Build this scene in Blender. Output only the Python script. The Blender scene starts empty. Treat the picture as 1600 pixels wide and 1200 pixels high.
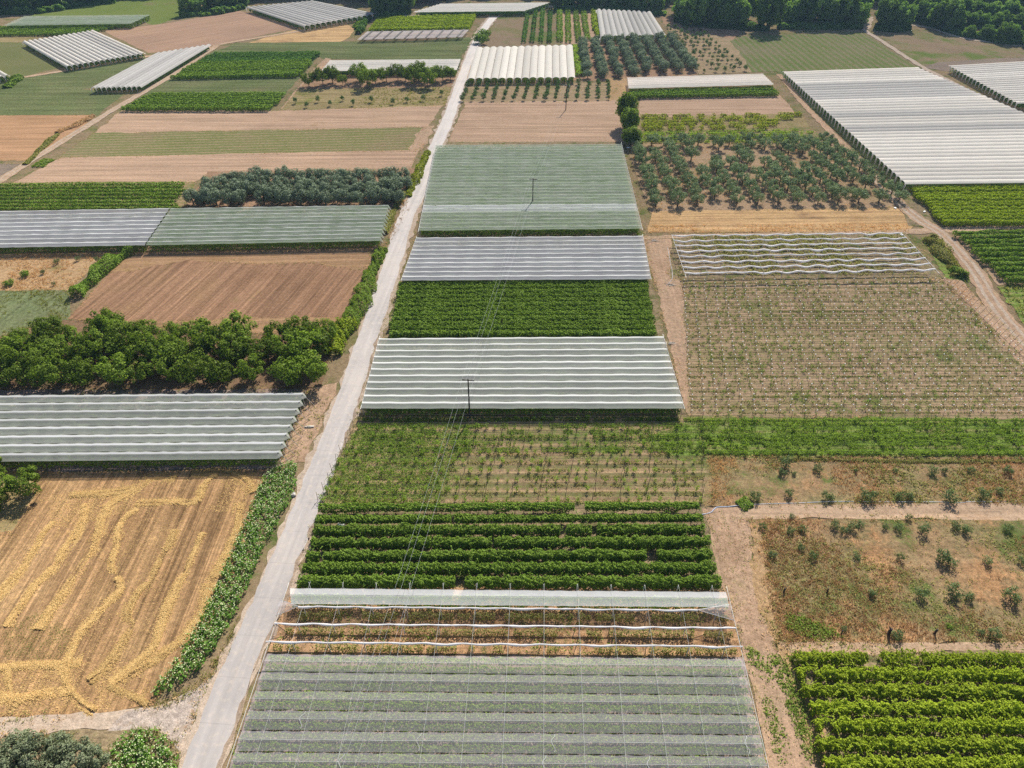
import bpy, math, random
import numpy as np
from mathutils import Vector
R = math.radians
sc = bpy.context.scene
col = sc.collection
rng = np.random.default_rng(7)
random.seed(7)

# ------------------------------------------------------------------ camera model
F, TH, H = 1110.0, R(38.8), 90.0
def W(px, py, z=0.0):
    u, v = (px - 800) / F, (600 - py) / F
    dx, dy, dz = u, math.cos(TH) + v * math.sin(TH), -math.sin(TH) + v * math.cos(TH)
    t = (z - H) / dz
    return np.array([dx * t, dy * t, z])
def WP(pts, z=0.0): return np.array([W(p[0], p[1], z) for p in pts])
def ang(p, q):
    a, b = W(*p), W(*q)
    return math.atan2(b[1] - a[1], b[0] - a[0])

ONES = 'zeroth first second third fourth fifth sixth seventh eighth ninth tenth eleventh twelfth thirteenth fourteenth fifteenth sixteenth seventeenth eighteenth nineteenth'.split()
TENS = {20: 'twent', 30: 'thirt', 40: 'fort', 50: 'fift', 60: 'sixt', 70: 'sevent', 80: 'eight', 90: 'ninet'}
def nth(i):
    if i < 20: return ONES[i]
    if i >= 100: return '%dth' % i
    t, o = i // 10 * 10, i % 10
    return TENS[t] + ('ieth' if o == 0 else 'y-' + ONES[o])

# ------------------------------------------------------------------ objects
def tag(o, label=None, cat=None, group=None, kind=None):
    if label: o['label'] = label
    if cat: o['category'] = cat
    if group: o['group'] = group
    if kind: o['kind'] = kind
    return o
def empty(name, loc, rz=0.0):
    o = bpy.data.objects.new(name, None); col.objects.link(o)
    o.location = Vector([float(c) for c in loc]); o.rotation_euler = (0, 0, rz); o.empty_display_size = .3
    return o
def mesh(name, V, Q, mats, midx=None, smooth=False):
    V = np.asarray(V, np.float32).reshape(-1, 3)
    me = bpy.data.meshes.new(name)
    if isinstance(Q, np.ndarray):
        k = Q.shape[1]; n = Q.shape[0]; flat = Q.ravel().astype(np.int32)
        me.vertices.add(len(V)); me.vertices.foreach_set('co', V.ravel())
        me.loops.add(n * k); me.loops.foreach_set('vertex_index', flat)
        me.polygons.add(n); me.polygons.foreach_set('loop_start', np.arange(0, n * k, k, dtype=np.int32))
        try: me.polygons.foreach_set('loop_total', np.full(n, k, np.int32))
        except Exception: pass
        me.update(calc_edges=True)
    else:
        me.from_pydata([tuple(map(float, v)) for v in V], [], [tuple(map(int, f)) for f in Q]); me.update()
    for m in (mats if isinstance(mats, (list, tuple)) else [mats]): me.materials.append(m)
    if midx is not None: me.polygons.foreach_set('material_index', np.asarray(midx, np.int32))
    if smooth: me.polygons.foreach_set('use_smooth', np.ones(len(me.polygons), bool))
    me.update()
    return me
def obj(name, me, parent=None, loc=(0, 0, 0), rz=0.0, scale=None):
    o = bpy.data.objects.new(name, me); col.objects.link(o)
    o.location = Vector([float(c) for c in loc]); o.rotation_euler = (0, 0, rz)
    if scale is not None: o.scale = scale if isinstance(scale, (tuple, list)) else (scale,) * 3
    if parent is not None: o.parent = parent
    return o
class MB:
    """collects quads"""
    def __init__(s): s.V, s.Q, s.M, s.n = [], [], [], 0
    def add(s, V, Q, m=0):
        V = np.asarray(V, float).reshape(-1, 3); Q = np.asarray(Q, int).reshape(-1, 4)
        s.V.append(V); s.Q.append(Q + s.n); s.M.append(np.full(len(Q), m)); s.n += len(V); return s
    def get(s): return np.concatenate(s.V), np.concatenate(s.Q), np.concatenate(s.M)
    def mesh(s, name, mats, smooth=False):
        V, Q, M = s.get(); return mesh(name, V, Q, mats, M, smooth)
def tube(pts, r0, r1=None, sides=5, cap=True):
    pts = np.asarray(pts, float); n = len(pts); r1 = r0 if r1 is None else r1
    V, Q = [], []
    for i, p in enumerate(pts):
        d = pts[min(i + 1, n - 1)] - pts[max(i - 1, 0)]; d = d / (np.linalg.norm(d) + 1e-9)
        up = np.array([0, 0, 1.0]) if abs(d[2]) < .9 else np.array([1.0, 0, 0])
        a = np.cross(d, up); a /= np.linalg.norm(a); b = np.cross(a, d)
        rr = r0 + (r1 - r0) * i / max(n - 1, 1)
        for k in range(sides):
            t = 2 * math.pi * k / sides; V.append(p + rr * (a * math.cos(t) + b * math.sin(t)))
    for i in range(n - 1):
        for k in range(sides):
            k2 = (k + 1) % sides
            Q.append((i * sides + k, i * sides + k2, (i + 1) * sides + k2, (i + 1) * sides + k))
    if cap:
        m = n - 1
        for base in (0, m * sides):
            for k in range(1, sides - 1, 2):
                Q.append((base, base + k, base + k + 1, base + (k + 2) % sides))
    return np.array(V), np.array(Q)
def box(c, s):
    c, s = np.array(c, float), np.array(s, float) / 2
    V = [c + s * np.array(d) for d in ((-1,-1,-1),(1,-1,-1),(1,1,-1),(-1,1,-1),(-1,-1,1),(1,-1,1),(1,1,1),(-1,1,1))]
    return np.array(V), np.array([(0,3,2,1),(4,5,6,7),(0,1,5,4),(1,2,6,5),(2,3,7,6),(3,0,4,7)])
def leaves(C, Nn, size, asp=.75, r=None):
    """one quad per leaf clump at C, facing Nn"""
    r = r or rng
    n = len(C); Nn = Nn / (np.linalg.norm(Nn, axis=1, keepdims=True) + 1e-9)
    A = r.normal(size=(n, 3)); T = np.cross(Nn, A); T /= (np.linalg.norm(T, axis=1, keepdims=True) + 1e-9)
    B = np.cross(Nn, T)
    s = np.asarray(size, float).reshape(-1, 1) * np.ones((n, 1)); T = T * s; B = B * s * asp
    bend = Nn * s * .28
    V = np.stack([C - T - bend, C - B * 1.0 + bend * .4, C + T - bend, C + B * 1.0 + bend * .4], 1).reshape(-1, 3)
    return V, np.arange(4 * n).reshape(-1, 4)
class Nz:
    """smooth pseudo noise, about -1..1"""
    def __init__(s, seed, scale, k=6, dim=2):
        r = np.random.default_rng(seed); s.k = r.normal(size=(k, dim)) * scale; s.p = r.uniform(0, 6.28, k)
    def __call__(s, *x):
        X = np.stack([np.asarray(a, float) for a in x], -1)
        return np.sin(X @ s.k.T + s.p).sum(-1) / math.sqrt(len(s.p) / 2) * .6

# ------------------------------------------------------------------ materials
class NT:
    def __init__(s, name):
        s.m = bpy.data.materials.new(name); s.m.use_nodes = True; s.t = s.m.node_tree; s.t.nodes.clear()
    def n(s, typ, props=None, **inp):
        nd = s.t.nodes.new(typ)
        for k, v in (props or {}).items(): setattr(nd, k, v)
        for k, v in inp.items(): s.set(nd, k, v)
        return nd
    def set(s, nd, k, v):
        i = nd.inputs[int(k[1:])] if k[0] == 'i' and k[1:].isdigit() else nd.inputs[k.replace('_', ' ')]
        if isinstance(v, bpy.types.NodeSocket): s.t.links.new(v, i)
        else: i.default_value = v
    def math(s, op, a, b=0.0, c=None):
        nd = s.n('ShaderNodeMath', {'operation': op}, i0=a, i1=b)
        if c is not None: s.set(nd, 'i2', c)
        return nd.outputs[0]
    def noise(s, vec, scale, detail=4, rough=.6):
        nd = s.n('ShaderNodeTexNoise', {'noise_dimensions': '3D'}, Vector=vec, Scale=scale, Detail=detail, Roughness=rough)
        return nd.outputs['Fac' if 'Fac' in nd.outputs else 0]
    def ramp(s, fac, stops, interp='LINEAR'):
        nd = s.n('ShaderNodeValToRGB', None, i0=fac); e = nd.color_ramp.elements; nd.color_ramp.interpolation = interp
        while len(e) < len(stops): e.new(.5)
        for el, (p, c) in zip(e, stops):
            el.position = p; el.color = (*c, 1) if len(c) == 3 else c
        return nd.outputs[0]
    def step(s, fac, a, b):
        nd = s.n('ShaderNodeMapRange', {'clamp': True}, i0=fac, i1=a, i2=b, i3=0.0, i4=1.0); return nd.outputs[0]
    def mix(s, fac, a, b, typ='MIX'):
        nd = s.n('ShaderNodeMix', {'data_type': 'RGBA', 'blend_type': typ})
        f, A, B = nd.inputs[0], nd.inputs[6], nd.inputs[7]
        for sock, v in ((f, fac), (A, a), (B, b)):
            if isinstance(v, bpy.types.NodeSocket): s.t.links.new(v, sock)
            else: sock.default_value = v if sock is f else ((*v, 1) if len(v) == 3 else v)
        return nd.outputs[2]
    def grey(s, v):
        nd = s.n('ShaderNodeCombineColor', None, i0=v, i1=v, i2=v); return nd.outputs[0]
    def out(s, sh): s.n('ShaderNodeOutputMaterial', None, Surface=sh); return s.m
def ground_mat(name, cols, scale=.06, streak=None, bands=None, patches=(), grain=.35, bump=.5, rough=.95):
    """cols: three colours; streak (angle, amount, lines per metre); bands (angle, period, phase, colour, half width, amount); patches [(colour, scale, lo, hi)]"""
    t = NT(name); pos = t.n('ShaderNodeNewGeometry').outputs['Position']
    n1 = t.noise(pos, scale, 6, .68)
    c = t.ramp(n1, [(.34, cols[0]), (.5, cols[1]), (.66, cols[2])])
    n2 = t.noise(pos, 1.3, 5, .7); n3 = t.noise(pos, 6.5, 3, .7)
    for pc, ps, lo, hi in patches:
        f = t.step(t.math('ADD', t.noise(pos, ps, 7, .7), t.math('MULTIPLY', t.math('SUBTRACT', n2, .5), .25)), lo, hi)
        c = t.mix(f, c, pc)
    def rot(a, sx, sy):
        m = t.n('ShaderNodeMapping', {'vector_type': 'POINT'}, Vector=pos, Rotation=(0, 0, -a)).outputs[0]
        return t.n('ShaderNodeVectorMath', {'operation': 'MULTIPLY'}, i0=m, i1=(sx, sy, 1.0)).outputs[0]
    if bands:
        for (a, per, ph, bc, hw, am) in (bands if isinstance(bands, list) else [bands]):
            m = rot(a, 1, 1); y = t.n('ShaderNodeSeparateXYZ', None, i0=m).outputs[1]
            y = t.math('ADD', y, t.math('MULTIPLY', t.math('SUBTRACT', t.noise(pos, .5, 3, .6), .5), per * .35))
            fr = t.math('FRACT', t.math('ADD', t.math('DIVIDE', y, per), ph))
            d = t.math('ABSOLUTE', t.math('SUBTRACT', fr, .5))
            f = t.math('MULTIPLY', t.math('SUBTRACT', 1.0, t.step(d, hw * .6, hw * 1.3)), am)
            f = t.math('MULTIPLY', f, t.step(t.math('ADD', t.noise(pos, .25, 4, .7), t.math('MULTIPLY', n2, .5)), .5, .85))
            c = t.mix(f, c, bc)
    v = t.math('MULTIPLY_ADD', t.math('SUBTRACT', n2, .5), grain * 4.5, 1.0)
    v = t.math('MULTIPLY', v, t.math('MULTIPLY_ADD', t.math('SUBTRACT', n3, .5), grain * 4.5, 1.0))
    if streak:
        for (a, am, fr) in (streak if isinstance(streak, list) else [streak]):
            s1 = t.noise(rot(a, .02, fr), 1.0, 4, .75)
            v = t.math('MULTIPLY', v, t.math('MULTIPLY_ADD', t.math('SUBTRACT', s1, .5), am * 9.0, 1.0))
    c = t.mix(1.0, c, t.grey(v), 'MULTIPLY')
    b = t.n('ShaderNodeBump', None, Strength=bump, Distance=.25, Height=t.math('ADD', n2, t.math('MULTIPLY', n3, .6))).outputs[0]
    p = t.n('ShaderNodeBsdfDiffuse', None, Color=c, Roughness=.6, Normal=b).outputs[0]
    return t.out(p)
def leaf_mat(name, cols, trans=.35, tcol=None, gloss=.004, vary=.25, clump=0.0):
    t = NT(name); g = t.n('ShaderNodeNewGeometry')
    ri = g.outputs['Random Per Island']
    c = t.ramp(ri, [(0, cols[0]), (.5, cols[1]), (1, cols[2])])
    orr = t.n('ShaderNodeObjectInfo').outputs['Random']
    v = t.math('MULTIPLY_ADD', t.math('SUBTRACT', orr, .5), vary, 1.0)
    if clump:
        v = t.math('MULTIPLY', v, t.math('MULTIPLY_ADD', t.math('SUBTRACT', t.noise(g.outputs['Position'], .35, 3, .6), .5), clump * 2, 1.0))
    c = t.mix(1.0, c, t.grey(v), 'MULTIPLY')
    d = t.n('ShaderNodeBsdfDiffuse', None, Color=c).outputs[0]
    tc = t.mix(1.0, c, tcol or (1.25, 1.35, .5), 'MULTIPLY')
    tr = t.n('ShaderNodeBsdfTranslucent', None, Color=tc).outputs[0]
    s = t.n('ShaderNodeMixShader', None, i0=trans, i1=d, i2=tr).outputs[0]
    if gloss:
        gl = t.n('ShaderNodeBsdfGlossy', None, Color=(.9, .95, .85, 1), Roughness=.45).outputs[0]
        s = t.n('ShaderNodeMixShader', None, i0=gloss, i1=s, i2=gl).outputs[0]
    return t.out(s)
def net_mat(name, colr, see, trans=.45, mottle=.25, dirt=(.5, .55, .45), dirt_amt=.3, sv=.25, stretch=None):
    """woven net: a share of every patch is open, the rest is thread"""
    t = NT(name); g = t.n('ShaderNodeNewGeometry'); pos = g.outputs['Position']
    if stretch is not None:
        m = t.n('ShaderNodeMapping', {'vector_type': 'POINT'}, Vector=pos, Rotation=(0, 0, -stretch)).outputs[0]
        pos = t.n('ShaderNodeVectorMath', {'operation': 'MULTIPLY'}, i0=m, i1=(.3, 1.0, 1.0)).outputs[0]
    n1 = t.noise(pos, .9, 5, .7); n2 = t.noise(pos, 4.0, 3, .7)
    c = t.mix(t.math('MULTIPLY', t.step(n1, .42, .66), dirt_amt), (*colr, 1), (*dirt, 1))
    c = t.mix(1.0, c, t.grey(t.math('MULTIPLY_ADD', t.math('SUBTRACT', n2, .5), mottle * 2.5, 1.0)), 'MULTIPLY')
    orr = t.n('ShaderNodeObjectInfo').outputs['Random']
    c = t.mix(1.0, c, t.grey(t.math('MULTIPLY_ADD', t.math('SUBTRACT', orr, .5), .24, 1.0)), 'MULTIPLY')
    d = t.n('ShaderNodeBsdfDiffuse', None, Color=c).outputs[0]
    tr = t.n('ShaderNodeBsdfTranslucent', None, Color=c).outputs[0]
    s = t.n('ShaderNodeMixShader', None, i0=trans, i1=d, i2=tr).outputs[0]
    tp = t.n('ShaderNodeBsdfTransparent', None, Color=(1, 1, 1, 1)).outputs[0]
    f = t.n('ShaderNodeClamp', None, i0=t.math('MULTIPLY_ADD', t.math('SUBTRACT', n1, .5), sv * 2, see)).outputs[0]
    return t.out(t.n('ShaderNodeMixShader', None, i0=f, i1=s, i2=tp).outputs[0])
def plain_mat(name, c, rough=.6, metal=0.0, var=.15, scale=2.0, spec=.15):
    t = NT(name); pos = t.n('ShaderNodeTexCoord').outputs['Object']
    n1 = t.noise(pos, scale, 4, .65)
    cc = t.mix(1.0, c, t.grey(t.math('MULTIPLY_ADD', t.math('SUBTRACT', n1, .5), var * 2, 1.0)), 'MULTIPLY')
    return t.out(t.n('ShaderNodeBsdfPrincipled', None, Base_Color=cc, Roughness=rough, Metallic=metal, Specular_IOR_Level=spec).outputs[0])

M = {}
rowA = ang((600, 480), (1020, 478))          # across the strips
colA = ang((830, 900), (842, 300))           # along the strips
# ground covers
M['ground'] = ground_mat('dry_verge', [(.20, .15, .085), (.26, .19, .115), (.17, .16, .06)], .09, patches=[((.085, .12, .03), .14, .52, .66)])
STB = [(.385, .26, .175), (.44, .30, .205), (.41, .28, .185)]
M['stubble'] = ground_mat('stubble', STB, .03, streak=[(rowA, .16, .55), (rowA, .10, 1.7)], grain=.18, patches=[((.30, .20, .11), .05, .62, .75)])
M['stubble_a'] = ground_mat('orange_stubble', [(.37, .22, .12), (.42, .25, .14), (.38, .23, .13)], .03, streak=[(ang((0, 230), (130, 228)), .15, .5), (rowA, .08, 1.6)], grain=.18)
M['stubble_b'] = ground_mat('pink_stubble', [(.33, .215, .145), (.37, .24, .165), (.38, .245, .15)], .02, streak=[(ang((200, 60), (420, 25)), .10, .5), (ang((420, 30), (250, 70)), .07, 1.2)], grain=.15)
M['straw_field'] = ground_mat('straw_field', [(.40, .25, .125), (.50, .33, .165), (.43, .27, .14)], .05, streak=[(ang((1050, 345), (1380, 340)), .22, .6)], grain=.25, patches=[((.28, .18, .10), .11, .55, .7)])
M['plowed'] = ground_mat('brown_tilled_soil', [(0.240, 0.138, 0.081), (0.294, 0.174, 0.106), (0.282, 0.174, 0.094)], .035, streak=[(ang((150, 490), (262, 400)), .22, .75), (ang((150, 490), (262, 400)), .12, 2.2)], grain=.25, patches=[((.17, .13, .05), .05, .6, .75)])
M['headland'] = ground_mat('brown_headland', [(0.294, 0.179, 0.095), (0.336, 0.210, 0.121), (0.284, 0.179, 0.089)], .06, streak=[(ang((250, 405), (570, 398)), .2, .7)], grain=.25)
M['wheat'] = ground_mat('cut_wheat', [(.255, .15, .073), (.325, .20, .10), (.40, .26, .13)], .055, streak=[(ang((60, 990), (190, 760)), .30, .9), (ang((60, 990), (190, 760)), .22, 2.6)], grain=.35, patches=[((.14, .13, .045), .05, .64, .74), ((.44, .28, .115), .16, .58, .72)])
M['bare'] = ground_mat('bare_dirt', [(0.336, 0.224, 0.146), (0.426, 0.291, 0.196), (0.370, 0.263, 0.174)], .12, streak=[(colA, .10, .8)], grain=.3, patches=[((.16, .15, .06), .3, .62, .74), ((.44, .31, .18), .2, .6, .7)])
M['dirt_pale'] = ground_mat('pale_dirt', [(.40, .31, .235), (.46, .37, .29), (.41, .31, .23)], .2, grain=.25, patches=[((.27, .19, .12), .35, .6, .72)])
M['dirt_path'] = ground_mat('sandy_path', [(.38, .265, .175), (.46, .33, .225), (.40, .27, .17)], .2, streak=[(rowA, .12, 1.0)], grain=.25, patches=[((.25, .19, .10), .3, .64, .74)])
M['gravel'] = ground_mat('pale_gravel', [(.36, .30, .25), (.43, .36, .31), (.38, .30, .23)], .35, grain=.4, patches=[((.27, .18, .11), .4, .57, .7)])
M['tan_green'] = ground_mat('weedy_vine_soil', [(0.313, 0.221, 0.140), (0.356, 0.254, 0.162), (0.270, 0.205, 0.113)], .06, bands=(rowA, 2.05, .1, (.17, .17, .065), .2, .4), streak=(rowA, .2, 1.3), grain=.3, patches=[((.115, .15, .04), .045, .56, .68), ((.20, .18, .08), .2, .55, .7)])
M['tan_green2'] = ground_mat('young_vine_soil', [(0.292, 0.211, 0.119), (0.335, 0.238, 0.140), (0.238, 0.200, 0.092)], .08, bands=(rowA, 2.2, .3, (.13, .16, .045), .26, .7), streak=(rowA, .2, 1.6), grain=.35, patches=[((.09, .15, .03), .06, .54, .66)])
M['weed_strip'] = ground_mat('green_weed_strip', [(.14, .195, .045), (.17, .235, .05), (.23, .22, .085)], .07, bands=(rowA, 2.2, .3, (.26, .20, .11), .16, .6), streak=(rowA, .22, 1.2), grain=.4)
M['under'] = ground_mat('shaded_vine_soil', [(.27, .20, .175), (.31, .235, .20), (.24, .19, .15)], .1, streak=(rowA, .2, 1.0), grain=.35, patches=[((.08, .10, .03), .3, .55, .68)])
M['straw_rows'] = ground_mat('strawy_vine_soil', [(.33, .20, .11), (.40, .25, .14), (.30, .19, .11)], .15, streak=(rowA, .2, 1.0), grain=.4, patches=[((.13, .13, .045), .35, .56, .68)])
M['vine_soil'] = ground_mat('vineyard_soil', [(.20, .155, .095), (.27, .205, .125), (.17, .15, .07)], .15, streak=(rowA, .2, 1.0), grain=.4, patches=[((.09, .12, .03), .3, .54, .66)])
M['scrub'] = ground_mat('scrub_ground', [(0.347, 0.215, 0.121), (0.284, 0.205, 0.110), (0.200, 0.184, 0.083)], .07, grain=.45, streak=(rowA, .12, .35), patches=[((.36, .21, .105), .10, .50, .62), ((.11, .14, .04), .09, .54, .64)])
M['straw_scrub'] = ground_mat('straw_scrub', [(.36, .24, .13), (.42, .28, .155), (.33, .22, .11)], .08, grain=.35, patches=[((.18, .16, .06), .15, .56, .68)])
GRN = [(.115, .14, .055), (.135, .155, .065), (.155, .155, .075)]
M['green_field'] = ground_mat('green_field', GRN, .04, streak=(rowA, .2, .4), grain=.5, patches=[((.18, .16, .075), .05, .6, .72)])
M['green_far'] = ground_mat('bright_meadow', [(.13, .17, .04), (.155, .19, .05), (.16, .18, .06)], .02, grain=.4, patches=[((.19, .17, .08), .03, .6, .7)])
M['grey_green'] = ground_mat('grey_green_field', [(.13, .16, .07), (.16, .185, .09), (.19, .185, .105)], .06, streak=(ang((0, 560), (110, 470)), .15, .7), grain=.4)
M['olive_field'] = ground_mat('olive_green_field', [(.145, .15, .06), (.165, .165, .07), (.19, .165, .09)], .03, bands=(ang((20, 115), (85, 100)), 2.4, 0, (.10, .13, .04), .25, .4), grain=.25)
M['stripe_field'] = ground_mat('striped_green_field', [(.12, .16, .045), (.15, .175, .06), (.20, .175, .10)], .025, bands=(ang((1430, 106), (1340, 52)), 3.4, 0, (.25, .19, .125), .24, .75), grain=.25)
M['seed_rows'] = ground_mat('low_vine_rows', [(.16, .17, .06), (.19, .19, .075), (.22, .18, .095)], .04, bands=(ang((100, 235), (650, 222)), 2.5, 0, (.33, .24, .15), .2, .8), grain=.3)
M['orchard_soil'] = ground_mat('orchard_soil', [(.30, .19, .12), (.35, .225, .145), (.27, .175, .11)], .08, grain=.3, patches=[((.17, .15, .06), .12, .58, .7)])
M['olive_soil'] = ground_mat('olive_grove_soil', [(.33, .225, .14), (.37, .26, .165), (.27, .20, .11)], .06, grain=.35, patches=[((.17, .16, .065), .1, .58, .7)])
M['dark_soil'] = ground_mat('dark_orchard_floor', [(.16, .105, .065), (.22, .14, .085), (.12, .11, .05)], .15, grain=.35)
M['brown_green'] = ground_mat('brown_green_field', [(.22, .16, .105), (.26, .19, .12), (.15, .165, .055)], .03, grain=.3, patches=[((.13, .165, .045), .035, .52, .62), ((.33, .22, .13), .03, .6, .7)])
M['grey_soil'] = ground_mat('grey_tilled_soil', [(.22, .17, .135), (.25, .195, .15), (.2, .16, .12)], .06, streak=(rowA, .15, .7), grain=.3)
M['yellow_weed'] = ground_mat('yellow_green_weeds', [(.25, .20, .085), (.30, .23, .12), (.19, .18, .06)], .09, streak=(rowA, .2, .5), grain=.35)

def concrete():
    t = NT('pale_concrete'); pos = t.n('ShaderNodeNewGeometry').outputs['Position']
    n1 = t.noise(pos, .12, 6, .7); n2 = t.noise(pos, 1.2, 5, .7); n3 = t.noise(pos, 9, 3, .6)
    c = t.ramp(n1, [(.35, (.255, .236, .230)), (.5, (.295, .271, .262)), (.65, (.32, .29, .272))])
    c = t.mix(t.math('MULTIPLY', t.step(n2, .50, .70), .7), c, (.39, .335, .285))
    v = t.math('MULTIPLY_ADD', t.math('SUBTRACT', n3, .5), .16, 1.0)
    rd = ang((330, 1100), (590, 470))
    m = t.n('ShaderNodeMapping', None, Vector=pos, Rotation=(0, 0, -rd)).outputs[0]
    x = t.n('ShaderNodeSeparateXYZ', None, i0=m).outputs[0]
    s1 = t.noise(t.n('ShaderNodeVectorMath', {'operation': 'MULTIPLY'}, i0=m, i1=(.03, .9, 1)).outputs[0], 1, 4, .6)
    v = t.math('MULTIPLY', v, t.math('MULTIPLY_ADD', t.math('SUBTRACT', s1, .5), 0.7, 1.0))
    fr = t.math('ABSOLUTE', t.math('SUBTRACT', t.math('FRACT', t.math('DIVIDE', x, 6.2)), .5))
    j = t.math('MULTIPLY', t.math('SUBTRACT', 1.0, t.step(fr, .006, .014)), .12)
    v = t.math('SUBTRACT', v, j)
    c = t.mix(1.0, c, t.grey(v), 'MULTIPLY')
    return t.out(t.n('ShaderNodeBsdfPrincipled', None, Base_Color=c, Roughness=.85).outputs[0])
M['concrete'] = concrete()
M['soil_spill'] = ground_mat('soil_spill', [(.30, .225, .165), (.34, .26, .195), (.31, .25, .20)], .3, grain=.3)


# foliage
M['vine'] = leaf_mat('vine_leaf', [(0.101, 0.170, 0.023), (0.149, 0.234, 0.032), (0.196, 0.290, 0.046)], .22)
M['vine_dark'] = leaf_mat('dark_vine_leaf', [(0.055, 0.121, 0.026), (0.081, 0.163, 0.037), (0.108, 0.198, 0.042)], .3)
M['vine_lush'] = leaf_mat('lush_vine_leaf', [(0.160, 0.221, 0.014), (0.236, 0.304, 0.020), (0.312, 0.380, 0.036)], .27)
M['vine_pale'] = leaf_mat('pale_vine_leaf', [(0.142, 0.227, 0.030), (0.206, 0.305, 0.040), (0.270, 0.348, 0.060)], .4)
M['vine_yellow'] = leaf_mat('yellow_vine_leaf', [(0.138, 0.184, 0.023), (0.207, 0.241, 0.029), (0.276, 0.276, 0.046)], .4)
M['walnut'] = leaf_mat('walnut_leaf', [(0.078, 0.127, 0.020), (0.123, 0.182, 0.026), (0.174, 0.237, 0.037)], .32, clump=.3, vary=.55)
M['olive'] = leaf_mat('olive_leaf', [(0.131, 0.172, 0.112), (0.192, 0.243, 0.162), (0.263, 0.314, 0.223)], .15, (1.1, 1.15, .7))
M['olive_green'] = leaf_mat('green_olive_leaf', [(0.126, 0.175, 0.092), (0.177, 0.238, 0.126), (0.241, 0.300, 0.163)], .18, (1.1, 1.2, .7))
M['forest'] = leaf_mat('woodland_leaf', [(0.079, 0.153, 0.046), (0.132, 0.219, 0.060), (0.198, 0.296, 0.076)], .42, clump=.3, vary=.5)
M['orchard'] = leaf_mat('orchard_leaf', [(0.053, 0.105, 0.042), (0.075, 0.143, 0.053), (0.105, 0.173, 0.068)], .25)
M['shrub'] = leaf_mat('shrub_leaf', [(0.086, 0.129, 0.055), (0.121, 0.172, 0.072), (0.164, 0.207, 0.095)], .22)
M['weed'] = leaf_mat('weed_leaf', [(.13, .20, .03), (.18, .265, .04), (.23, .31, .06)], .4)
M['crop'] = leaf_mat('broad_crop_leaf', [(0.079, 0.166, 0.026), (0.122, 0.239, 0.037), (0.179, 0.306, 0.057)], .35)
M['head'] = leaf_mat('pale_seed_head', [(.38, .43, .22), (.5, .55, .31), (.6, .63, .40)], .2, (1, 1, .8))
M['dry'] = leaf_mat('dry_grass', [(.40, .26, .13), (.52, .35, .18), (.62, .44, .24)], .3, (1.1, 1, .8))
M['dry_red'] = leaf_mat('rusty_dry_grass', [(.34, .20, .10), (.44, .28, .15), (.52, .36, .20)], .3, (1.1, 1, .8))
M['drygreen'] = leaf_mat('half_dry_grass', [(0.206, 0.193, 0.069), (0.275, 0.255, 0.090), (0.206, 0.234, 0.062)], .3)
M['straw'] = leaf_mat('loose_straw', [(.45, .285, .11), (.54, .36, .145), (.64, .45, .20)], .15, (1, 1, .8))
# made things
M['bark'] = plain_mat('bark', (.10, .075, .055), .9, scale=6)
M['vine_wood'] = plain_mat('vine_wood', (.09, .065, .045), .9, scale=6)
M['pole'] = plain_mat('weathered_pole', (.05, .04, .035), .8)
M['steel'] = plain_mat('galvanised_steel', (.34, .35, .36), .8)
M['white_steel'] = plain_mat('white_cable', (.55, .56, .55), .9)
M['rust'] = plain_mat('rusty_post', (.09, .06, .045), .8)
M['concrete_post'] = plain_mat('concrete_post', (.45, .43, .40), .8)
M['cap'] = plain_mat('white_cap', (.72, .72, .70), .5)
M['hose'] = plain_mat('black_hose', (.05, .045, .045), .5)
M['white_plastic'] = plain_mat('white_plastic', (.80, .80, .80), .5, var=.05)
M['blue_hose'] = plain_mat('blue_lay_flat_hose', (.30, .35, .45), .5)
M['grey_pipe'] = plain_mat('grey_pipe', (.34, .36, .40), .5)
M['wire'] = plain_mat('aluminium_wire', (.42, .44, .45), .9, spec=0.0)
M['stone'] = plain_mat('rough_stone', (.40, .37, .33), .9, scale=5)
M['net_clear'] = net_mat('clear_net', (.53, .51, .57), .72, .35, .04, (.46, .50, .46), .2, .03)
M['net_white'] = net_mat('white_net', (.30, .30, .325), .32, .15, .15, (.52, .55, .54), .4, .15, rowA)
M['net_grey'] = net_mat('grey_net', (.30, .31, .29), .34, .15, .15, (.50, .54, .45), .5, .2, rowA)
M['net_green'] = net_mat('green_net', (.33, .36, .315), .48, .2, .25, (.36, .46, .32), .7, .45, rowA)
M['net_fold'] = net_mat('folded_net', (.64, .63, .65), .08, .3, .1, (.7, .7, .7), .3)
M['net_seam'] = net_mat('net_seam', (.62, .64, .65), .45, .3, .1, (.7, .7, .7), .1)
M['film'] = net_mat('white_film', (.79, .75, .71), .05, .5, .06, (.70, .67, .64), .5, .05, rowA)
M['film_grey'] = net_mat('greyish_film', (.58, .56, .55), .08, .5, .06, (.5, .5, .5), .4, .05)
M['net_lilac'] = net_mat('lilac_net', (.50, .46, .48), .35, .4, .2, (.42, .38, .37), .4)
M['net_band'] = net_mat('pale_net_band', (.46, .47, .48), .16, .15, .1, (.55, .56, .55), .3, .1)  # paler, less open tone for the band behind each ridge
M['net_band_dull'] = net_mat('dull_net_band', (.36, .37, .40), .2, .15, .12, (.45, .47, .46), .3, .12)
M['net_strip'] = net_mat('bright_net', (.70, .72, .76), .50, .35, .05, (.6, .62, .62), .2, .05)
M['oleaster'] = leaf_mat('feathery_leaf', [(0.130, 0.163, 0.091), (0.195, 0.227, 0.137), (0.260, 0.293, 0.182)], .22, (1.1, 1.15, .7))
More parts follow.
